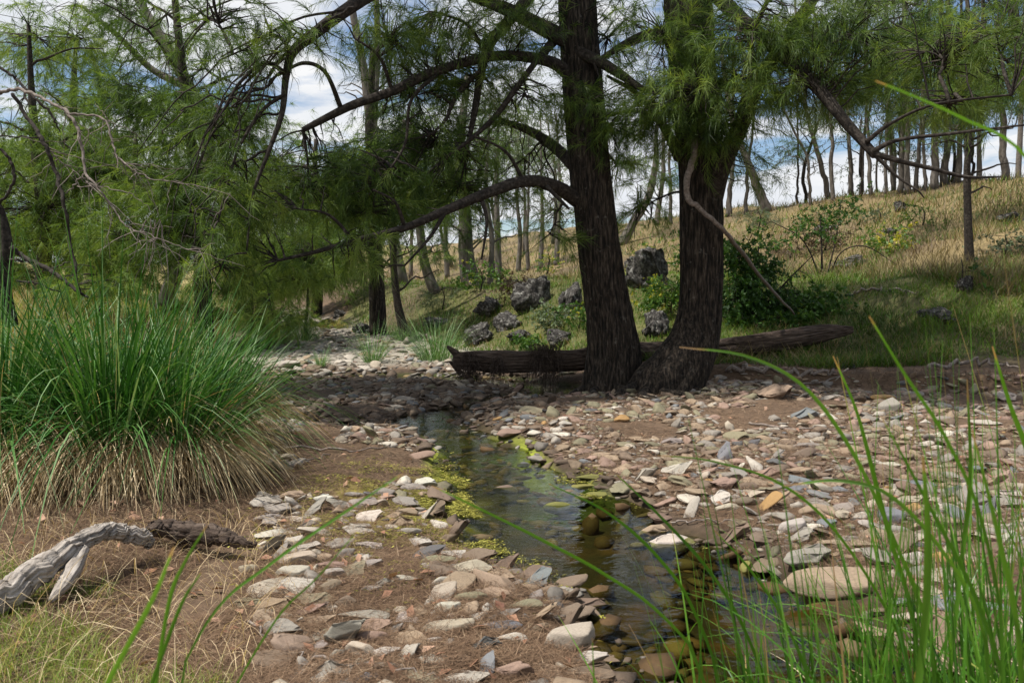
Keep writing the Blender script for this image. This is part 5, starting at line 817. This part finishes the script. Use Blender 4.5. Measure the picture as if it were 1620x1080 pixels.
shrub('open leafy shrub with thin bare stems on the bank right of the bramble', [[(1300, 442, y2, 4), (1300, 400, y2, 3), (1298, 340, y2, 2)], [(1310, 445, y2, 3), (1330, 400, y2, 2), (1370, 390, y2, 2), (1420, 420, y2, 1)], [(1306, 445, y2, 3), (1322, 380, y2, 2), (1330, 320, y2, 1)], [(1298, 440, y2, 3), (1270, 380, y2, 2), (1220, 350, y2, 1)]], [blob(1240, 360, y2, 50, 20, .6, 90), blob(1310, 350, y2, 40, 28, .6, 110), blob(1345, 320, y2, 26, 16, .5, 50), blob(1215, 385, y2, 36, 14, .5, 60)], 92, tone=.45)
for k, (px, py, wd, hg, n, tn, lab) in enumerate([(1060, 470, 40, 34, 240, .6, 'leafy green shrub between the two big trunks'), (1035, 400, 26, 24, 90, .75, 'pale green shrub on the boulder between the trunks'), (866, 410, 20, 24, 90, .8, 'small bright green bush high on the slope left of the straight trunk'), (1405, 380, 34, 22, 90, .8, 'pale leafed weed clump below the drooping limb twigs'), (1520, 425, 14, 30, 60, .3, 'dark thin weed standing in the grass at right'), (915, 500, 30, 24, 110, .7, 'green weeds in front of the boulders left of the trunk'), (760, 440, 36, 22, 130, .65, 'low green bush behind the stout rooted sheoak'), (1090, 400, 20, 50, 60, .4, 'dark weeds close behind the forked trunk'), (1460, 340, 40, 18, 60, .7, 'low weeds in the dry grass under the crest'), (840, 545, 26, 10, 60, .7, 'low weeds along the top of the log')]):
    Yk = gY(px, py + hg); shrub(lab, [[(px, py + hg, Yk, 3), (px + 3, py, Yk, 2), (px, py - hg * .6, Yk, 1)]], [blob(px, py, Yk, wd, hg, .5, n)], 500 + k, tone=tn, scale=.9 if Yk < 18 else 1.2)
for k, (px, py, wd, hg, n, tn, lab) in enumerate([(1305, 378, 46, 20, 150, .35, 'brown twiggy bush in the dry grass below the high grey rock'), (1200, 345, 34, 18, 110, .5, 'scrubby bush at the foot of the bowed crest trunk'), (1590, 385, 40, 18, 120, .45, 'brown bush below the rock at the right edge'), (700, 470, 34, 20, 120, .6, 'scrubby bush between the third mid-creek trunk and the stout rooted sheoak'), (820, 455, 30, 20, 120, .4, 'twiggy brown bush on the slope above the rock pile'), (780, 420, 40, 18, 120, .35, 'dark reddish bush high on the dry slope'), (880, 500, 30, 18, 110, .65, 'leafy weeds below the tall dark boulder'), (975, 400, 20, 24, 80, .55, 'weeds right of the straight big trunk near the leaning tree'), (1390, 340, 26, 12, 60, .5, 'low scrub beside the small grey rock'), (1250, 395, 30, 14, 80, .4, 'low scrub behind the open leafy shrub')]):
    Yq = gY(px, py + hg); shrub(lab, [[(px, py + hg, Yq, 3), (px + 3, py, Yq, 2), (px, py - hg * .6, Yq, 1)]], [blob(px, py, Yq, wd, hg, .7, n)], 570 + k, 'gum' if tn > .42 else 'scrub', TF if k % 2 else TS, tone=tn, scale=.9, group='scrub bushes on the hillside')
Yk = gY(500, 460)
for k, (px, py, wd, hg, n, lab) in enumerate([(415, 505, 40, 24, 240, 'low weedy bush on the far left bank'), (470, 500, 26, 22, 150, 'small weedy bush nearest the far creek end'), (350, 500, 40, 18, 200, 'weedy bush right of the bushy sheoak trunk'), (260, 490, 50, 18, 200, 'weedy bush left of the bushy sheoak trunk'), (530, 513, 40, 6, 260, 'bright green low plants at the far creek end')]):
    Yk = gY(px, py + hg); shrub(lab, [[(px, py + hg, Yk, 3), (px + 3, py, Yk, 2), (px, py - hg * .6, Yk, 1)]], [blob(px, py, Yk, wd, hg, .8, n)], 530 + k, 'grass', TF, .55, .7, group='weedy bushes on the left bank')

# ================================================================== near sedges, close to the camera
NS = {'right': [([(1075, 549), (1180, 563), (1270, 610), (1340, 700), (1400, 820), (1470, 1000), (1500, 1180)], 1.25, 11), ([(1318, 563), (1355, 650), (1382, 750), (1408, 850), (1440, 960), (1480, 1180)], 1.45, 10), ([(868, 765), (960, 810), (1040, 880), (1100, 970), (1180, 1180)], 1.5, 8), ([(683, 768), (760, 805), (860, 855), (960, 910), (1060, 985), (1230, 1180)], 1.2, 10), ([(975, 750), (1040, 812), (1120, 900), (1180, 1000), (1250, 1180)], 1.6, 9), ([(1570, 548), (1598, 640), (1632, 740), (1650, 900), (1600, 1180)], 1.4, 11), ([(1130, 838), (1190, 905), (1250, 1000), (1320, 1180)], 1.6, 8), ([(1240, 768), (1330, 760), (1410, 785), (1490, 870), (1550, 980), (1590, 1180)], 1.15, 11), ([(1375, 500), (1430, 590), (1500, 700), (1560, 850), (1620, 1180)], .95, 9), ([(1385, 128), (1440, 150), (1520, 186), (1620, 245), (1700, 400), (1740, 700), (1700, 1180)], .8, 7), ([(1040, 720), (1130, 730), (1240, 768), (1330, 850), (1420, 1000), (1480, 1180)], 1.35, 7), ([(1530, 600), (1535, 760), (1520, 900), (1490, 1180)], 1.5, 9), ([(1538, 680), (1580, 850), (1610, 1000), (1620, 1180)], 1.0, 16), ([(1395, 660), (1470, 800), (1550, 960), (1620, 1180)], 1.1, 12), ([(1460, 720), (1468, 850), (1462, 1000), (1440, 1180)], 1.05, 16)],
      'left': [([(275, 865), (240, 950), (170, 1080), (120, 1180)], .75, 13), ([(328, 830), (292, 890), (268, 950), (245, 1090), (235, 1180)], .95, 11), ([(318, 905), (285, 960), (240, 1080), (200, 1180)], .95, 10), ([(640, 746), (560, 800), (430, 890), (330, 980), (230, 1180)], 1.0, 8), ([(565, 840), (500, 915), (440, 975), (370, 1090), (330, 1180)], 1.1, 6), ([(937, 1008), (940, 1080), (945, 1180)], 1.3, 4)]}
def pix_blade(pts, Y0, wd, tone0, rng, n=26):
    m_ = len(pts); base = on((pts[-1][0] - 810) / F * Y0, Y0 + .1); P = smooth_path([at(a_, b_, Y0 + .06 * i) for i, (a_, b_) in enumerate(pts)], n); k = np.clip((np.linspace(0, 1, n) - .86) / .14, 0, 1) ** 1.3; P[:, 2] = P[:, 2] * (1 - k) + k * np.minimum(P[:, 2], base[2])
    T_ = np.gradient(P, axis=0); s = np.cross(T_, P - CAM); s /= np.linalg.norm(s, axis=1)[:, None]; tw = rng.uniform(-.5, .5); s = s * math.cos(tw) + np.array([0, 1, 0]) * math.sin(tw)
    w_ = (.36 * wd * ppm(Y0) * np.clip(np.linspace(0.12, 2.2, n), 0, 1) ** .7)[:, None]; up = np.cross(s, T_); up /= np.linalg.norm(up, axis=1)[:, None] + 1e-9
    V = np.stack([P - s * w_, P + up * w_ * .45, P + s * w_], 1).reshape(-1, 3); b = (np.arange(n - 1) * 3)[:, None]; Q = np.concatenate([b + [[0, 1, 4, 3]], b + [[1, 2, 5, 4]]]); tn = tone0 + .5 * np.clip(1 - np.linspace(0, 1, n) / .12, 0, 1); return V, Q, np.repeat(tn, 3)
for side, bx, by, lab, cnt in (('right', 1.35, 1.7, 'tall green sedge close to the camera at lower right', 620), ('left', -.55, 1.15, 'few long sedge blades close to the camera at lower left', 0)):
    root = thing('foreground_sedge', lab, 'sedge', on(bx, by), 'sedges close to the camera'); rng = np.random.default_rng(5)
    for pts, Y0, wd in NS[side]:
        a = Acc(); V, Q, tn = pix_blade(pts, Y0, wd, rng.uniform(.45, .7), rng); a.add(V, None, Q, tn); part('blade', a, M['blade'], root)
    if cnt:
        a = Acc(); n = cnt; u = rng.random(n); y = rng.uniform(1.25, 2.5, n); x = y * (.20 + .62 * u ** .55); P0 = np.stack([x, y, height(x, y)], 1)
        hgt = np.interp(x / y, [.15, .35, .55, .8], [.85, 1.15, 1.42, 1.55]) * rng.uniform(.62, 1.02, n); th = rng.uniform(0, 6.283, n); an = np.abs(rng.normal(0, .16, n)); d = unit(np.stack([np.cos(th) * np.sin(an) - .06, np.sin(th) * np.sin(an), np.cos(an)], 1))
        blade_strip(a, P0, d, hgt, rng.uniform(.005, .0105, n), rng.uniform(.0, .75, n) ** 1.6, 10, rng.normal(.40, .19, n), rng, .12, .3); n = 1500
        x = .9 + 2.2 * rng.random(n) ** .7; y = rng.uniform(1.6, 3.1, n); x = np.maximum(x, .32 * y); P0 = np.stack([x, y, height(x, y)], 1); th = rng.uniform(0, 6.283, n); an = np.abs(rng.normal(0, .35, n)); d = unit(np.stack([np.cos(th) * np.sin(an), np.sin(th) * np.sin(an), np.cos(an)], 1))
        blade_strip(a, P0, d, rng.uniform(.2, .6, n), rng.uniform(.003, .006, n), rng.uniform(.1, .6, n), 7, rng.normal(.42, .15, n), rng, .12, .2); part('leaves', a, M['blade'], root, kind='stuff')
        a = Acc(); n = 90; x = rng.uniform(.9, 2.3, n); y = rng.uniform(1.5, 2.6, n); P0 = np.stack([x, y, height(x, y)], 1); th = rng.uniform(0, 6.283, n); an = rng.uniform(.2, .9, n); d = unit(np.stack([np.cos(th) * np.sin(an), np.sin(th) * np.sin(an), np.cos(an)], 1)); blade_strip(a, P0, d, rng.uniform(.3, .8, n), rng.uniform(.004, .007, n), rng.uniform(.2, .8, n), 8, rng.normal(.8, .1, n), rng, .2, 0); part('dead_leaves', a, M['straw'], root, kind='stuff')
